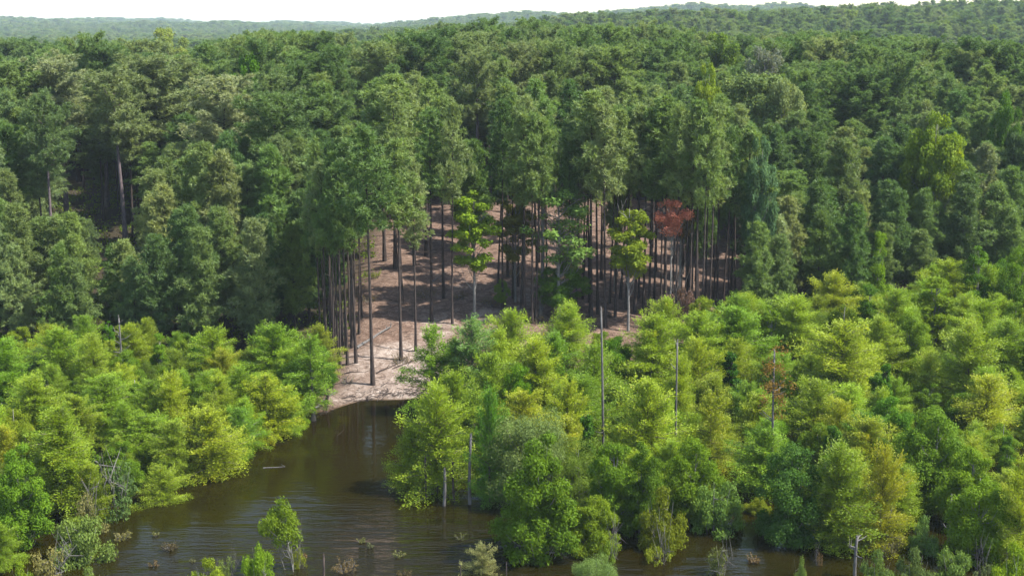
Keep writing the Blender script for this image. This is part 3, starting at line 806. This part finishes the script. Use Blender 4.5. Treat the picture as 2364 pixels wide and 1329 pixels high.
for n_, (px, yb, yt, w, lab) in enumerate(CLEAR):
    x, y, z = hit(px, yb)
    h = min(height_to(y, z, yt), 21.5)
    plant('pine_slim', x, y, z, h, max(3.0, w * depth(y, z) / F_PX * 1.05), lab, 'pines of the sandy clearing', rot=random.uniform(0, 6.28))
def above_canopy(px, ytop, drop):
    """where a tree must stand so that the 16 m high wood before it ends `drop` pixels below its top"""
    D = 112.0
    while D < 330:
        x = (px - CX) / F_PX * D * 1.015
        z = float(terrain(x, D))
        if project(x, D, z + 16)[1] < ytop + drop: break
        D += 1.0
    return x, D, z
# single broad-leaved crowns that stand out of the pine wood
GAPS = []
OUT = [
 (2140, 245, 560, 150, 'oak', 'round yellow-green tree standing out high among the right pines', (1.25,1.2,1)),
 (1715, 150, 430, 210, 'oak', 'broad olive-brown domed crown in the upper right wood', (1.5,1.25,5.2)),
 (1800, 165, 430, 120, 'oak', 'smaller olive-brown dome joined to the broad one on its right', (1.45,1.2,4.8)),
 (1625, 135, 400, 80, 'oak', 'bright lime treetop left of the olive-brown dome', (1.3,1.25,1.2)),
 (1750, 88, 380, 110, 'sparse', 'grey-brown nearly leafless crown in the upper right wood', (1.4,1.0,10)),
 (1570, 255, 560, 110, 'slender', 'treetop with rusty pink leaves above the clearing pines', (1.35,.62,4)),
 (1420, 235, 520, 90, 'oak', 'silvery pale green small crown in the middle of the pine wood', (1.05,1.0,5)),
 (1750, 300, 560, 90, 'oak', 'blue-grey leafy crown in a dark hollow of the right pines', (.75,.9,4.5)),
 (410, 52, 330, 110, 'oak', 'pale yellow-green crown breaking the skyline at upper left', (1.25,1.1,3)),
 (590, 110, 400, 90, 'oak', 'small vivid green crown on the upper left slope', (.9, 1.2, .7)),
 (2300, 190, 470, 80, 'oak', 'dark round crown near the right edge of the upper wood', (.55,.75,1)),
 (1650, 60, 330, 120, 'oak', 'dark green dome on the ridge right of centre', (.7, .8, .8)),
]
for px, yt, yb, w, k, lab, tint in OUT:
    x, y, z = above_canopy(px, yt, 82)
    GAPS.append((px - w * .38, px + w * .38, y, yt + min(130, w * .8)))
    plant(k, x, y, z, height_to(y, z, yt), w * depth(y, z) / F_PX, lab, tint=tint)

BIGS = [ # big old pines whose trunks show over the younger ones
 (160, 148, 600, 190, 'big old pine with a pale dead limb and bare trunk on the left slope'),
 (292, 175, 640, 170, 'big pine with a long straight bare trunk right of the dead-limbed one'),
 (122, 230, 640, 130, 'pine with a dark slightly leaning trunk left of the dead-limbed one'),
 (385, 140, 560, 230, 'wide dark-hearted old pine in the upper left'),
 (60, 150, 540, 170, 'old pine nearest the left edge on the upper slope'),
 (255, 120, 500, 150, 'slim old pine with twin stems behind the bare trunks'),
 (520, 190, 560, 210, 'pale-needled spreading old pine left of centre'),
 (640, 230, 590, 200, 'thin-crowned old pine with fine bare twigs left of centre'),
 (750, 90, 470, 140, 'very dark dense tall pine on the ridge left of centre'),
 (900, 110, 480, 200, 'wide old pine on the ridge above the clearing'),
 (1100, 130, 480, 120, 'old pine with a visible straight stem high above the clearing'),
 (1200, 110, 460, 140, 'bright layered old pine on the ridge at centre'),
 (1280, 110, 450, 120, 'dark trunked round pine just right of the layered one'),
]
for px, yt, yb, w, lab in BIGS:
    x, y, z = above_canopy(px, yt, 75)
    if lab.startswith(('big', 'pine with a dark')): GAPS.append((px - 36, px + 36, y, 500 if px != 292 else 560))
    if 'straight stem' in lab or 'dark-hearted' in lab: GAPS.append((px - 20, px + 20, y, yt + 190))
    old = lab.startswith(('big', 'pine with a dark')) or 'stem' in lab
    plant('pine_old' if old else 'pine_big', x, y, z, height_to(y, z, yt), w * depth(y, z) / F_PX, lab, tint=(.9, .88, .95) if 'pale' not in lab else (1.25, 1.1, 1.5))

# ------------------------------------------------------------------ filling the woods
def free(x, y, f, lim=None):
    for (a, b, r_) in placed:
        if (a - x) ** 2 + (b - y) ** 2 < (max(r_, 1.0) * f) ** 2:
            return False
    return True

def in_view(x, y, z, h, m=140):
    a, t = project(x, y, z + h)
    return -m < a < 2364 + m and t < 1329 + 60

YFRONT = [(-8, 94), (-5, 88), (-2, 78), (0.5, 74), (14, 74), (30, 71), (60, 70)]
def jit(x0, x1, y0, y1, s):
    nx, ny = int((x1 - x0) / s), int((y1 - y0) / s)
    out = []
    for a in range(nx):
        for b in range(ny):
            out.append((x0 + (a + random.uniform(.05, .95)) * s, y0 + (b + random.uniform(.05, .95)) * s))
    random.shuffle(out)
    return out

def zone_words(side, x, y, z, h):
    a, b = project(x, y, z + h * .6)
    if side == 'L':
        row = 'by the water' if y < 80 else ('in the middle rows' if y < 96 else 'below the dark pines')
        col = 'at the left edge' if a < 130 else ('left of the vine-covered columns' if a < 320 else ('around the vine-covered columns' if a < 520 else 'near the sandy landing'))
    else:
        row = 'in the front rows' if y < 84 else ('in the middle rows' if y < 95 else ('in the rear rows' if y < 108 else 'nearest the pines'))
        col = ('beside the cove' if a < 1180 else 'left of the tall dead pole' if a < 1385 else 'between the two dead poles' if a < 1560 else
               'left of the orange-leaved trunk' if a < 1780 else 'right of the orange-leaved trunk' if a < 1960 else 'under the upper right treetops' if a < 2160 else 'toward the right edge')
    return row, col
KW = {'cyp': 'feathery cypress', 'broad': 'rounded leafy tree', 'gum': 'pointed leafy tree', 'willow': 'grey-green willow'}
cnt = {}
def fringe(side, pts):
    for x, y in pts:
        ysh = float(itp(x, SHORE)); yh = float(itp(x, HILL))
        if side == 'L':
            if x > -15 or y < ysh - 1.0 or y > yh + 1: continue
        else:
            if x < -8 or y < float(itp(x, YFRONT)) + 2.5 or y > yh - 1.0: continue
            if x < 2 and y > 98.0 : continue
        z = float(terrain(x, y))
        if side == 'L' and y < ysh: z = max(z, -.2)
        h0 = (itp(y, [(60, 4.7), (90, 4.5), (112, 4.3)]) if side == 'L' else itp(y, [(70, 5.3), (90, 5.9), (105, 5.9), (125, 6.9)]))
        h = float(h0) * random.choice([random.uniform(.62, .85), random.uniform(.85, 1.12), random.uniform(1.0, 1.22)])
        if not in_view(x, y, z, h): continue
        if not free(x, y, .77): continue
        k = random.choices(['cyp', 'broad', 'gum', 'willow'], [.60, .19, .18, .03])[0]
        w = h * random.uniform(.56, .76) if k != 'gum' else h * random.uniform(.40, .52)
        v = random.uniform(.85, 1.15)
        tint = {'cyp': (random.uniform(.9, 1.25) * v, v, random.uniform(.7, 1.0)), 'broad': (random.uniform(.7, 1.15) * v, v, .9),
                'gum': (random.uniform(.6, 1.1) * v * .85, v * .85, .8), 'willow': (1.05, 1.0, 1.7)}[k]
        wood = 'of the left bank thicket' if side == 'L' else 'of the flooded right wood'
        tone = '' if k == 'willow' else ('golden ' if tint[0] > 1.22 * tint[1] else 'deep green ' if v < .93 else 'pale ' if v > 1.07 else 'mid green ')
        size = 'low ' if h < .88 * float(h0) else ('tall ' if h > 1.08 * float(h0) else '')
        row, col = zone_words(side, x, y, z, h)
        plant(k, x, y, z, h, w, '%s%s%s %s, %s' % (size, tone, KW[k], row, col), '%s trees %s' % (NAME[k].split('_')[0], wood), tint=tint)
        cnt[k] = cnt.get(k, 0) + 1
fringe('L', jit(-52, -14, 64, 112, 2.7))
fringe('R', jit(-8, 60, 72, 132, 2.8))

# pines behind: the nearest as single trees, the rest of the wood as one mass
def pine_zone(x, y):
    a, b = project(x, y, float(terrain(x, y)) + 8)
    if a < 760: return 'left of the clearing'
    if a < 1200: return 'behind the clearing, left half'
    if a < 1740: return 'behind the clearing, right half'
    return 'behind the flooded right wood'
def in_clear(x, y):
    a, b = project(x, y, float(terrain(x, y)))
    if 810 < a < 1130 and b > 600: return True
    if 830 < a < 1010 and b > 520: return True
    if 1130 <= a < 1260 and b > 640: return True
    if 1260 <= a < 1700 and b > 700: return True
    return False
n_single = len(CLEAR) + len(BIGS)
cand = []
for x, y in jit(-110, 130, 99, 330, 3.7):
    yh = float(itp(x, HILL))
    if y < yh + 1.5: continue
    if x > -14 and x < 14 and y < yh + 5: continue
    if -20 < x <= -14 and y < 113: continue
    z = float(terrain(x, y))
    if not in_view(x, y, z, 16, 200): continue
    cl = in_clear(x, y)
    if cl: continue
    a, b = project(x, y, z)
    sparse_zone = 800 < a < 1740 and y < 168
    if sparse_zone and random.random() < (.5 if a < 1130 else .55): continue
    if y > 150 and random.random() < .30 + .30 * math.sin(x * .19 + y * .11): continue
    if not free(x, y, .42 if not sparse_zone else .5): continue
    cand.append((y, x, z, sparse_zone))
cand.sort()
rest = []
for y, x, z, spz in cand:
    yh = float(itp(x, HILL)); s = y - yh
    a, b = project(x, y, z)
    if spz:
        kind, h, w = 'pine_slim', random.uniform(14.5, 20.0), random.uniform(3.4, 4.8)
    elif s < 14:
        kind, h = 'pine_full', random.uniform(8, 12.5) + s * .15
        w = h * random.uniform(.33, .42)
    elif s < 34:
        kind = random.choice(['pine_full', 'pine'])
        h = random.uniform(12.5, 16.5); w = random.uniform(4.2, 5.8)
    else:
        far_ = min(1, max(0, (y - 150) / 60))
        kind = random.choices(['pine', 'pine_big', 'pine_full'], [.6 - .25 * far_, .2 + .35 * far_, .2 - .1 * far_])[0]
        h = random.uniform(13.0, 18.5) if kind != 'pine_full' else random.uniform(11.5, 15)
        w = random.uniform(4.6, 6.6)
        h *= 1 + .10 * math.sin(x * .13 + y * .07) + .06 * math.sin(x * .41 - y * .2)
        if kind == 'pine_big': h = random.uniform(15, 21); w = random.uniform(7.0, 10.5)
    skip = False
    for g0, g1, gy, gt in GAPS:
        a, b = project(x, y, z + h)
        if y < gy - .5 and g0 - 25 < a < g1 + 25 and b < gt:
            h2 = height_to(y, z, gt + 10)
            if h2 < 5: skip = True
            else: h = min(h, h2); kind = 'pine_full'; w = min(w, h * .42)
    if skip: continue
    if n_single < 300:
        n_single += 1
        size = {'pine': 'slim bare-stemmed', 'pine_slim': 'slender high-crowned', 'pine_full': 'bushy low-boughed', 'pine_big': 'large wide-crowned'}[kind]
        v = random.uniform(.84, 1.16)
        tone = 'dark' if v < .93 else ('bright' if v > 1.07 else 'green')
        row = 'first' if s < 8 else ('second' if s < 14 else ('third' if s < 22 else ('fourth' if s < 32 else 'fifth')))
        a, b = project(x, y, z + h * .7)
        col = ('at the left edge' if a < 120 else 'under the dead-limbed old pine' if a < 260 else 'right of the long bare trunk' if a < 420 else 'in the middle of the left wood' if a < 600 else
               'just left of the clearing' if a < 830 else 'at the clearing head' if a < 1130 else 'behind the grey-barked tree' if a < 1400 else 'behind the red maple' if a < 1640 else
               'right after the clearing' if a < 1850 else 'in the right wood' if a < 2100 else 'toward the right edge')
        tone = ('short ' if h < 10.5 else 'tall ' if h > 16 else '') + tone
        plant(kind, x, y, z, h, w, '%s %s pine in the %s rank, %s' % (size, tone, row, col), 'dense pines ' + col,
              tint=(v * random.uniform(.92, 1.1), v, v * random.uniform(.85, 1.2)))
    else:
        rest.append((x, y, z, h, w, kind))

def forest(name, label, pts, kinds, coll_name):
    """one mass of trees: points carrying kind, turn and size, instanced by geometry nodes"""
    col = bpy.data.collections.new(coll_name)
    order = {}
    src = []
    for kd in kinds:
        for vi, (tm, cm, W, H) in enumerate(KIND[kd]):
            gq = bpy.data.objects.new('tree_%s_%d' % (kd, vi), joined(tm, cm))
            col.objects.link(gq)
            src.append((gq.name, kd, W, H))
    src.sort()
    for q, (nm, kd, W, H) in enumerate(src):
        order.setdefault(kd, []).append((q, W, H))
    P = []; I = []; R = []; S = []
    for x, y, z, h, w, kd in pts:
        q, W, H = random.choice(order[kd])
        P.append((x, y, z - .1)); I.append(q); R.append((0, 0, random.uniform(0, 6.28))); S.append((w / W, w / W, h / H))
    me = bpy.data.meshes.new(name)
    me.vertices.add(len(P)); me.vertices.foreach_set('co', np.array(P, np.float32).ravel())
    a = me.attributes.new('pick', 'INT', 'POINT'); a.data.foreach_set('value', np.array(I, np.int32))
    a = me.attributes.new('turn', 'FLOAT_VECTOR', 'POINT'); a.data.foreach_set('vector', np.array(R, np.float32).ravel())
    a = me.attributes.new('size', 'FLOAT_VECTOR', 'POINT'); a.data.foreach_set('vector', np.array(S, np.float32).ravel())
    o = obj(name, me)
    tag(o, label, 'forest', kind='stuff')
    ng = bpy.data.node_groups.new(name, 'GeometryNodeTree')
    ng.interface.new_socket('Geometry', in_out='INPUT', socket_type='NodeSocketGeometry')
    ng.interface.new_socket('Geometry', in_out='OUTPUT', socket_type='NodeSocketGeometry')
    gi = ng.nodes.new('NodeGroupInput'); go = ng.nodes.new('NodeGroupOutput')
    ci = ng.nodes.new('GeometryNodeCollectionInfo'); ci.inputs['Collection'].default_value = col
    ci.inputs['Separate Children'].default_value = True; ci.inputs['Reset Children'].default_value = True
    ip = ng.nodes.new('GeometryNodeInstanceOnPoints'); ip.inputs['Pick Instance'].default_value = True
    def at(nm, ty):
        n = ng.nodes.new('GeometryNodeInputNamedAttribute'); n.data_type = ty; n.inputs['Name'].default_value = nm
        return n.outputs['Attribute']
    ng.links.new(gi.outputs[0], ip.inputs['Points']); ng.links.new(ci.outputs[0], ip.inputs['Instance'])
    ng.links.new(at('pick', 'INT'), ip.inputs['Instance Index'])
    e2r = ng.nodes.new('FunctionNodeEulerToRotation')
    ng.links.new(at('turn', 'FLOAT_VECTOR'), e2r.inputs[0]); ng.links.new(e2r.outputs[0], ip.inputs['Rotation'])
    ng.links.new(at('size', 'FLOAT_VECTOR'), ip.inputs['Scale'])
    ng.links.new(ip.outputs[0], go.inputs[0])
    md = o.modifiers.new('forest', 'NODES'); md.node_group = ng
    return o

_join = {}
def joined(tm, cm):
    key = (tm.name, cm.name)
    if key in _join: return _join[key]
    out = Geo()
    for mi, me in enumerate((tm, cm)):
        V = np.empty(len(me.vertices) * 3, np.float32); me.vertices.foreach_get('co', V)
        ls = np.empty(len(me.polygons), np.int32); me.polygons.foreach_get('loop_start', ls)
        lt = np.empty(len(me.polygons), np.int32); me.polygons.foreach_get('loop_total', lt)
        li = np.empty(len(me.loops), np.int32); me.loops.foreach_get('vertex_index', li)
        va = np.empty(len(me.polygons), np.float32); me.attributes['leaf'].data.foreach_get('value', va)
        q = lt == 4; t = lt == 3
        base = out.n
        Q = li[ls[q][:, None] + np.arange(4)] if q.any() else None
        T = li[ls[t][:, None] + np.arange(3)] if t.any() else None
        out.v.append(V.reshape(-1, 3))
        if Q is not None: out.q.append(Q + base); out.qv.append(va[q]); out.qm.append(np.full(q.sum(), mi))
        if T is not None: out.t.append(T + base); out.tv.append(va[t]); out.tm.append(np.full(t.sum(), mi))
        out.n += len(V) // 3
    _join[key] = out.mesh('tree', [tm.materials[0], cm.materials[0]])
    return _join[key]

forest('pine_forest', 'dense green pine forest climbing the slope behind the clearing to the ridge', rest, ['pine', 'pine_full', 'pine_big', 'pine_slim'], 'pine sources')
far = []
for band, s in (((330, 480), 5.8), ((480, 900), 8.0), ((900, 1250), 9.5), ((1250, 2100), 13), ((2100, 3600), 20)):
    y = band[0]
    while y < band[1]:
        half = y * .43 + 20
        x = -half
        while x < half:
            xx = x + random.uniform(-.45, .45) * s; yy = y + random.uniform(-.45, .45) * s
            z = float(terrain(xx, yy))
            kd = random.choices(['pine', 'pine_big', 'oak'], [.36, .36, .28])[0]
            k = s / 7.0 if s > 7.5 else 1.0
            far.append((xx, yy, z, random.uniform(10, 19) * (1 if s < 12 else 1.1), random.uniform(6, 11.5) * max(1, k * .85), kd))
            x += s
        y += s
forest('distant_forest', 'hazy wooded hills and ridges beyond the pine forest up to the skyline', far, ['pine', 'pine_big', 'oak'], 'distant sources')

# ------------------------------------------------------------------ dead wood
def snag(name, px, ybase, ytop, rpx, label, lean_px=0, stubs=4, matl=None, cat='dead tree', jag=True, seed=0):
    x, y, z = hit(px, ybase)
    h = height_to(y, z, ytop); dp = depth(y, z)
    r = np.random.default_rng(seed + int(px))
    rr = rpx * dp / F_PX / 2
    k = 9; t = np.linspace(0, 1, k)
    lx = lean_px * dp / F_PX
    L = np.stack([lx * t + np.sin(t * 4 + seed) * rr * .6, np.sin(t * 3) * rr * .5, t * (h + .3) - .3], 1)
    gq = Geo(); gq.tube(L, rr * (1.15 - .5 * t), 8)
    # splintered top
    for q in range(4):
        a = q * 1.6; p = L[-1] + np.array([math.cos(a), math.sin(a), 0]) * rr * .35
        gq.tube(np.array([p, p + np.array([0, 0, r.uniform(.1, .35)])]), [rr * .3, .005], 4)
    e = bpy.data.objects.new(name, None); sc.collection.objects.link(e); e.location = (x, y, z)
    tag(e, label, cat)
    obj('trunk', gq.mesh('dead_trunk', [matl or DEAD], True), e)
    for q in range(stubs):
        gb = Geo()
        tt = r.uniform(.35, .97); p0 = on_line(L, tt * h); a = r.uniform(0, 6.28); ln = r.uniform(.3, 1.3) * min(1, h / 6)
        d = np.array([math.cos(a), math.sin(a), r.uniform(.1, .7)])
        m_ = p0 + d * ln * .5 + r.normal(0, .05, 3)
        gb.tube(np.array([p0, m_, p0 + d * ln + np.array([0, 0, .1])]), [rr * .4 + .01, rr * .25 + .008, .006], 5)
        gb.tube(np.array([m_, m_ + r.normal(0, .25, 3) + np.array([0, 0, .2])]), [.015, .004], 3)
        obj('branch', gb.mesh('dead_branch', [matl or DEAD], True), e)
    return e
snag('dead_tree', 1392, 1085, 715, 6, 'tallest grey dead pole rising in front of the cypress screen', -8, 2)
snag('dead_tree', 1563, 1085, 790, 5.5, 'leaning grey dead pole with a crooked fork on top', -8, 3, seed=3)
snag('dead_tree', 2018, 850, 738, 8, 'pale broken dead trunk leaning in the upper right wood', 24, 1, seed=5)
snag('dead_tree', 1083, 1165, 1008, 8.5, 'dark grey dead stem standing in the water by the cove', 6, 0, seed=2)
snag('dead_tree', 1027, 1168, 1088, 9, 'short pale broken stump standing in the water by the cove', -2, 0, seed=4)
og = snag('half_dead_tree', 1779, 1140, 815, 6, 'tall grey trunk with sparse orange leaves in the right wood', -3, 7, seed=7, cat='tree')
r = np.random.default_rng(5); go_ = Geo()
oh = height_to(og.location.y, og.location.z, 805)
for q in range(26):
    c = np.array([r.normal(-.1, .5), r.normal(0, .5), oh * r.uniform(.62, 1.0)])
    P = c + r.normal(0, .17, (34, 3)); A = rdir(r, 34) * .085; B = unit(np.cross(A, rdir(r, 34))) * .05
    go_.leaves(P, A, B, r.uniform(.3, 1, 34))
obj('orange_leaves', go_.mesh('orange_leaves', [BROAD]), og, (1.9, .72, 2.4))
snag('dead_tree', 1975, 1335, 1240, 9, 'dark dead stub with crooked twigs at the bottom right', 0, 5, seed=8)
snag('dead_tree', 752, 1340, 1285, 7, 'short black stump in the glittering water at the bottom', -4, 0, PBARK, seed=9)
snag('post', 1064, 1335, 1310, 3, 'thin dark stake left of the straw-pale bush at the bottom', 0, 0, PBARK, 'post')
snag('post', 1170, 1332, 1306, 3, 'thin dark stake right of the straw-pale bush at the bottom', 0, 0, PBARK, 'post', seed=1)
snag('dead_tree', 1250, 735, 425, 9, 'slim dead grey trunk close left of the grey-barked tree', 0, 8, seed=12)
snag('dead_tree', 282, 900, 735, 5, 'small bare grey twiggy tree against the dark left pines', 4, 12, seed=13)
snag('dead_tree', 2190, 1262, 1150, 7, 'thin grey stem in the shade of the right corner thicket', 0, 2, seed=14)
snag('dead_tree', 725, 972, 850, 7, 'bare grey stem at the waterline beside the slim light green cypress', 0, 3, seed=15)
snag('dead_tree', 756, 938, 905, 9, 'dark rotten stub at the corner of the sandy landing', 0, 0, PBARK, seed=16)
for sx, sy, st, lb in ((985, 1155, 1060, 'left'), (1048, 1160, 1070, 'middle'), (1132, 1165, 1080, 'right')):
    snag('dead_tree', sx, sy, st, 7, 'dark stem in the shade under the large cove cypress, %s one of three' % lb, 0, 0, PBARK, seed=20)

def log(px0, py0, px1, py1, rad, label, matl=None, stubs=3, water=False, lift=0.0):
    a = np.array(hit(px0, py0)); b = np.array(hit(px1, py1))
    if water: a[2] = b[2] = 0.0
    r = np.random.default_rng(int(px0 + py0))
    k = 8; t = np.linspace(0, 1, k)[:, None]
    L = a + (b - a) * t + r.normal(0, rad * .5, (k, 3)) * [1, 1, .2]
    if not water: L[:, 2] = np.maximum(L[:, 2], terrain(L[:, 0], L[:, 1]))
    L[:, 2] += rad * .6 + lift * t[:, 0]
    L0 = L[0].copy()
    gq = Geo(); gq.tube(L - L0, rad * (1 - .55 * t[:, 0]), 7)
    for q in range(stubs):
        p0 = (L - L0)[r.integers(2, k)]; d = r.normal(0, 1, 3); d[2] = abs(d[2]) + .3
        gq.tube(np.array([p0, p0 + unit(d) * r.uniform(.3, .9)]), [rad * .4, .008], 4)
    o = obj('log', gq.mesh('log', [matl or DEAD], True)); o.location = L0
    tag(o, label, 'log')
log(826, 806, 903, 757, .15, 'long pale fallen log across the sand beside the dark trunk row')
log(606, 1082, 658, 1080, .035, 'floating pale stick alone on the open brown water', water=True)
log(728, 945, 775, 905, .10, 'short weathered log at the landing corner by the stub')
log(870, 862, 925, 838, .06, 'thin dark branch lying on the pale sand below the mound', PBARK)
log(905, 852, 975, 825, .06, 'dark branch lying right of the mound on the sand', PBARK)
log(785, 868, 842, 862, .06, 'brown branch near the waterline at the foot of the trunk row', PBARK)
log(1000, 652, 1030, 630, .07, 'tangled dead branch on the upper sandy slope')
log(1640, 745, 1700, 690, .08, 'pale dead pole leaning in the right end of the clearing')
log(540, 1075, 600, 1050, .05, 'bare fallen twigs trailing in the water under the golden tipped cypress', stubs=6)
log(590, 1035, 640, 1015, .05, 'washed up dead branch in the shade under the yellow flat-topped cypress', stubs=8)
log(778, 1008, 795, 992, .016, 'thin submerged twig sticking out of the water near the landing', PBARK, water=True, stubs=1)

def brush(px, py, w, label, n=40, colr=(1, 1, 1), seed=0, leafy=.3):
    """low heap of twigs with some dead leaves"""
    x, y, z = hit(px, py); z = max(z, 0)
    R = w * depth(y, z) / F_PX / 2
    r = np.random.default_rng(seed + int(px) * 7)
    gt = Geo(); gl_ = Geo()
    for q in range(n):
        a = r.uniform(0, 6.28); p = np.array([math.cos(a), math.sin(a), 0]) * R * r.uniform(0, .55)
        d = np.array([math.cos(a) * .8, math.sin(a) * .8, r.uniform(.2, 1.3)]) * R * r.uniform(.4, .8)
        m_ = p + d * .5 + r.normal(0, R * .08, 3)
        gt.tube(np.array([p - [0, 0, .1], m_, p + d]), [.018, .012, .004], 4)
        nl_ = int(12 * leafy)
        if nl_:
            C = p + d * r.uniform(.5, 1.05, (nl_, 1)) + r.normal(0, R * .07, (nl_, 3))
            A = rdir(r, nl_) * .055; B = unit(np.cross(A, rdir(r, nl_))) * .032
            gl_.leaves(C, A, B, r.uniform(.3, 1, nl_))
    e = bpy.data.objects.new('brush', None); sc.collection.objects.link(e); e.location = (x, y, z)
    tag(e, label, 'brush')
    obj('twigs', gt.mesh('twigs', [DEAD], True), e)
    if gl_.n: obj('leaves', gl_.mesh('dead_leaves', [BROAD]), e, colr)
RB = (.95, .46, 3.0); STRAW = (1.1, .75, 4.0)
for px, py, w, lab, c, lf in [
 (390, 1270, 40, 'reddish weed tuft in the left open water', RB, 1), (280, 1247, 44, 'straw weed tuft beside the large pale green bush', STRAW, 1),
 (360, 1238, 20, 'tiny weed tip in the water left of the reddish tuft', STRAW, .5), (835, 1252, 20, 'small yellow weed left of a pair in the middle water', STRAW, 1.5),
 (855, 1264, 18, 'small pale weed right of a pair in the middle water', STRAW, 1.5), (920, 1286, 28, 'straw weed right of centre pair, drifting low in the water', STRAW, 1),
 (932, 1332, 32, 'pinkish rust weed at the bottom edge near the glitter', RB, 2), (795, 1318, 60, 'pale brown weed patch right of the black stump', RB, 1),
 (700, 1290, 22, 'faint brown weed left of the black stump', RB, .6), (1060, 1245, 30, 'faint olive weed left of the shaded water', STRAW, .5),
 (355, 1305, 26, 'brown weed at the bottom left in blue ripples', RB, .6), (260, 1290, 30, 'rusty weed right of the large pale green bush', RB, .6),
 (445, 1300, 16, 'tiny weed dot in blue ripples left of the olive bush', STRAW, .6), (1740, 1300, 34, 'rusty twig weed right of the half brown bush', RB, .8),
 (850, 700, 50, 'brown brush heap beside the upper dark shade of the clearing', RB, .8), (985, 688, 60, 'reddish brush heap in the middle of the sandy slope', RB, 1.2),
 (1060, 690, 40, 'dark root clump on the sandy slope', RB, .8), (930, 838, 60, 'brown root mound around the foot of the mound pine', RB, 1),
 (865, 640, 40, 'leafy green-brown sprouts under the stout dark pine', (1.4, 1.1, 1), 1.2), (1135, 705, 60, 'brown brush beside the leafy foot pine', RB, 1),
 (800, 885, 46, 'twig heap near the waterline of the landing', STRAW, .2), (1185, 640, 46, 'red-brown dead undergrowth in the back of the clearing', RB, 1.6),
 (1235, 745, 60, 'brush at the foot of the thin pines left of the grey-barked tree', RB, 1), (1470, 760, 70, 'brush behind the cypress screen right of the yellowing tree', RB, .8)]:
    brush(px, py, w, lab, n=34 if w > 30 else 16, colr=c, leafy=lf)

# litter of twigs and cones over the clearing
gl = Geo()
r = np.random.default_rng(77)
n = 5200
lx = r.uniform(-20, 34, n); ly = r.uniform(99, 175, n)
lx[:700] = r.uniform(-15, 2, 700); ly[:700] = itp(lx[:700], SHORE) + np.abs(r.normal(0, .8, 700)) + .1
ok = (ly > itp(lx, SHORE) + .05)
lx, ly = lx[ok], ly[ok]; lz = terrain(lx, ly)
big = r.uniform(0, 1, len(lx)) ** 4
for a, b, c, q in zip(lx, ly, lz, big):
    th = r.uniform(0, 6.28); ln = .10 + q * .9
    d = np.array([math.cos(th), math.sin(th), r.uniform(-.03, .12)]) * ln
    p = np.array([a, b, c + .02])
    gl.tube(np.array([p - d, p + d * .2 + r.normal(0, .04, 3) * [1, 1, 0], p + d]), [.012 + .02 * q, .014 + .02 * q, .006], 3)
tag(obj('twig_litter', gl.mesh('twig_litter', [PBARK])), 'scattered twigs and bark on the sand and pine straw of the clearing', 'litter', kind='stuff')

# undergrowth beneath the pines and between the fringe trees
gu = Geo()
n = 5200
ux = r.uniform(-62, 75, n); uy = r.uniform(66, 190, n)
sh = uy - itp(ux, SHORE); hl = uy - itp(ux, HILL)
keep = (sh > .3) & (np.abs(ux) < uy * .44 + 6) & ~((ux > -15) & (ux < 26) & (uy > 98) & (uy < 170))
ux, uy = ux[keep], uy[keep]; uz = terrain(ux, uy)
m_ = 26
C = np.repeat(np.stack([ux, uy, uz + .3], 1), m_, 0)
sz_ = np.repeat(r.uniform(.35, 1.0, len(ux)), m_)[:, None]
P = C + r.normal(0, .55, C.shape) * sz_ * [1, 1, .8]
P[:, 2] = np.maximum(P[:, 2], C[:, 2] - .3)
A = rdir(r, len(P)) * .15; B = unit(np.cross(A, rdir(r, len(P)))) * .08
gu.leaves(P, A, B, r.uniform(.2, .8, len(P)))
tag(obj('undergrowth', gu.mesh('undergrowth', [BROAD]), color=(.75, .8, .8)), 'low leafy undergrowth beneath the pines and bank trees', 'undergrowth', kind='stuff')

# ------------------------------------------------------------------ haze
hz = Geo()
x0, x1, y0, y1, z0, z1 = -5900, 5900, -400, 5800, -4, 72
V = [(a, b, c) for a in (x0, x1) for b in (y0, y1) for c in (z0, z1)]
hz.add(V, Q=[(0, 1, 3, 2), (4, 6, 7, 5), (0, 4, 5, 1), (2, 3, 7, 6), (0, 2, 6, 4), (1, 5, 7, 3)])
hm, nt, out = mat('haze')
pv = N(nt, 'ShaderNodeVolumePrincipled')
pv.inputs['Color'].default_value = (0.72, 0.86, 1.0, 1)
pv.inputs['Density'].default_value = 0.00009
pv.inputs['Anisotropy'].default_value = 0.0
nt.links.new(pv.outputs[0], out.inputs['Volume'])
HAZE = True
if HAZE:
    tag(obj('haze', hz.mesh('haze', [hm])), 'thin bluish summer haze over the far forest', 'haze', kind='stuff')
print('COUNTS', cnt, 'pines', n_single, 'rest', len(rest), 'far', len(far))
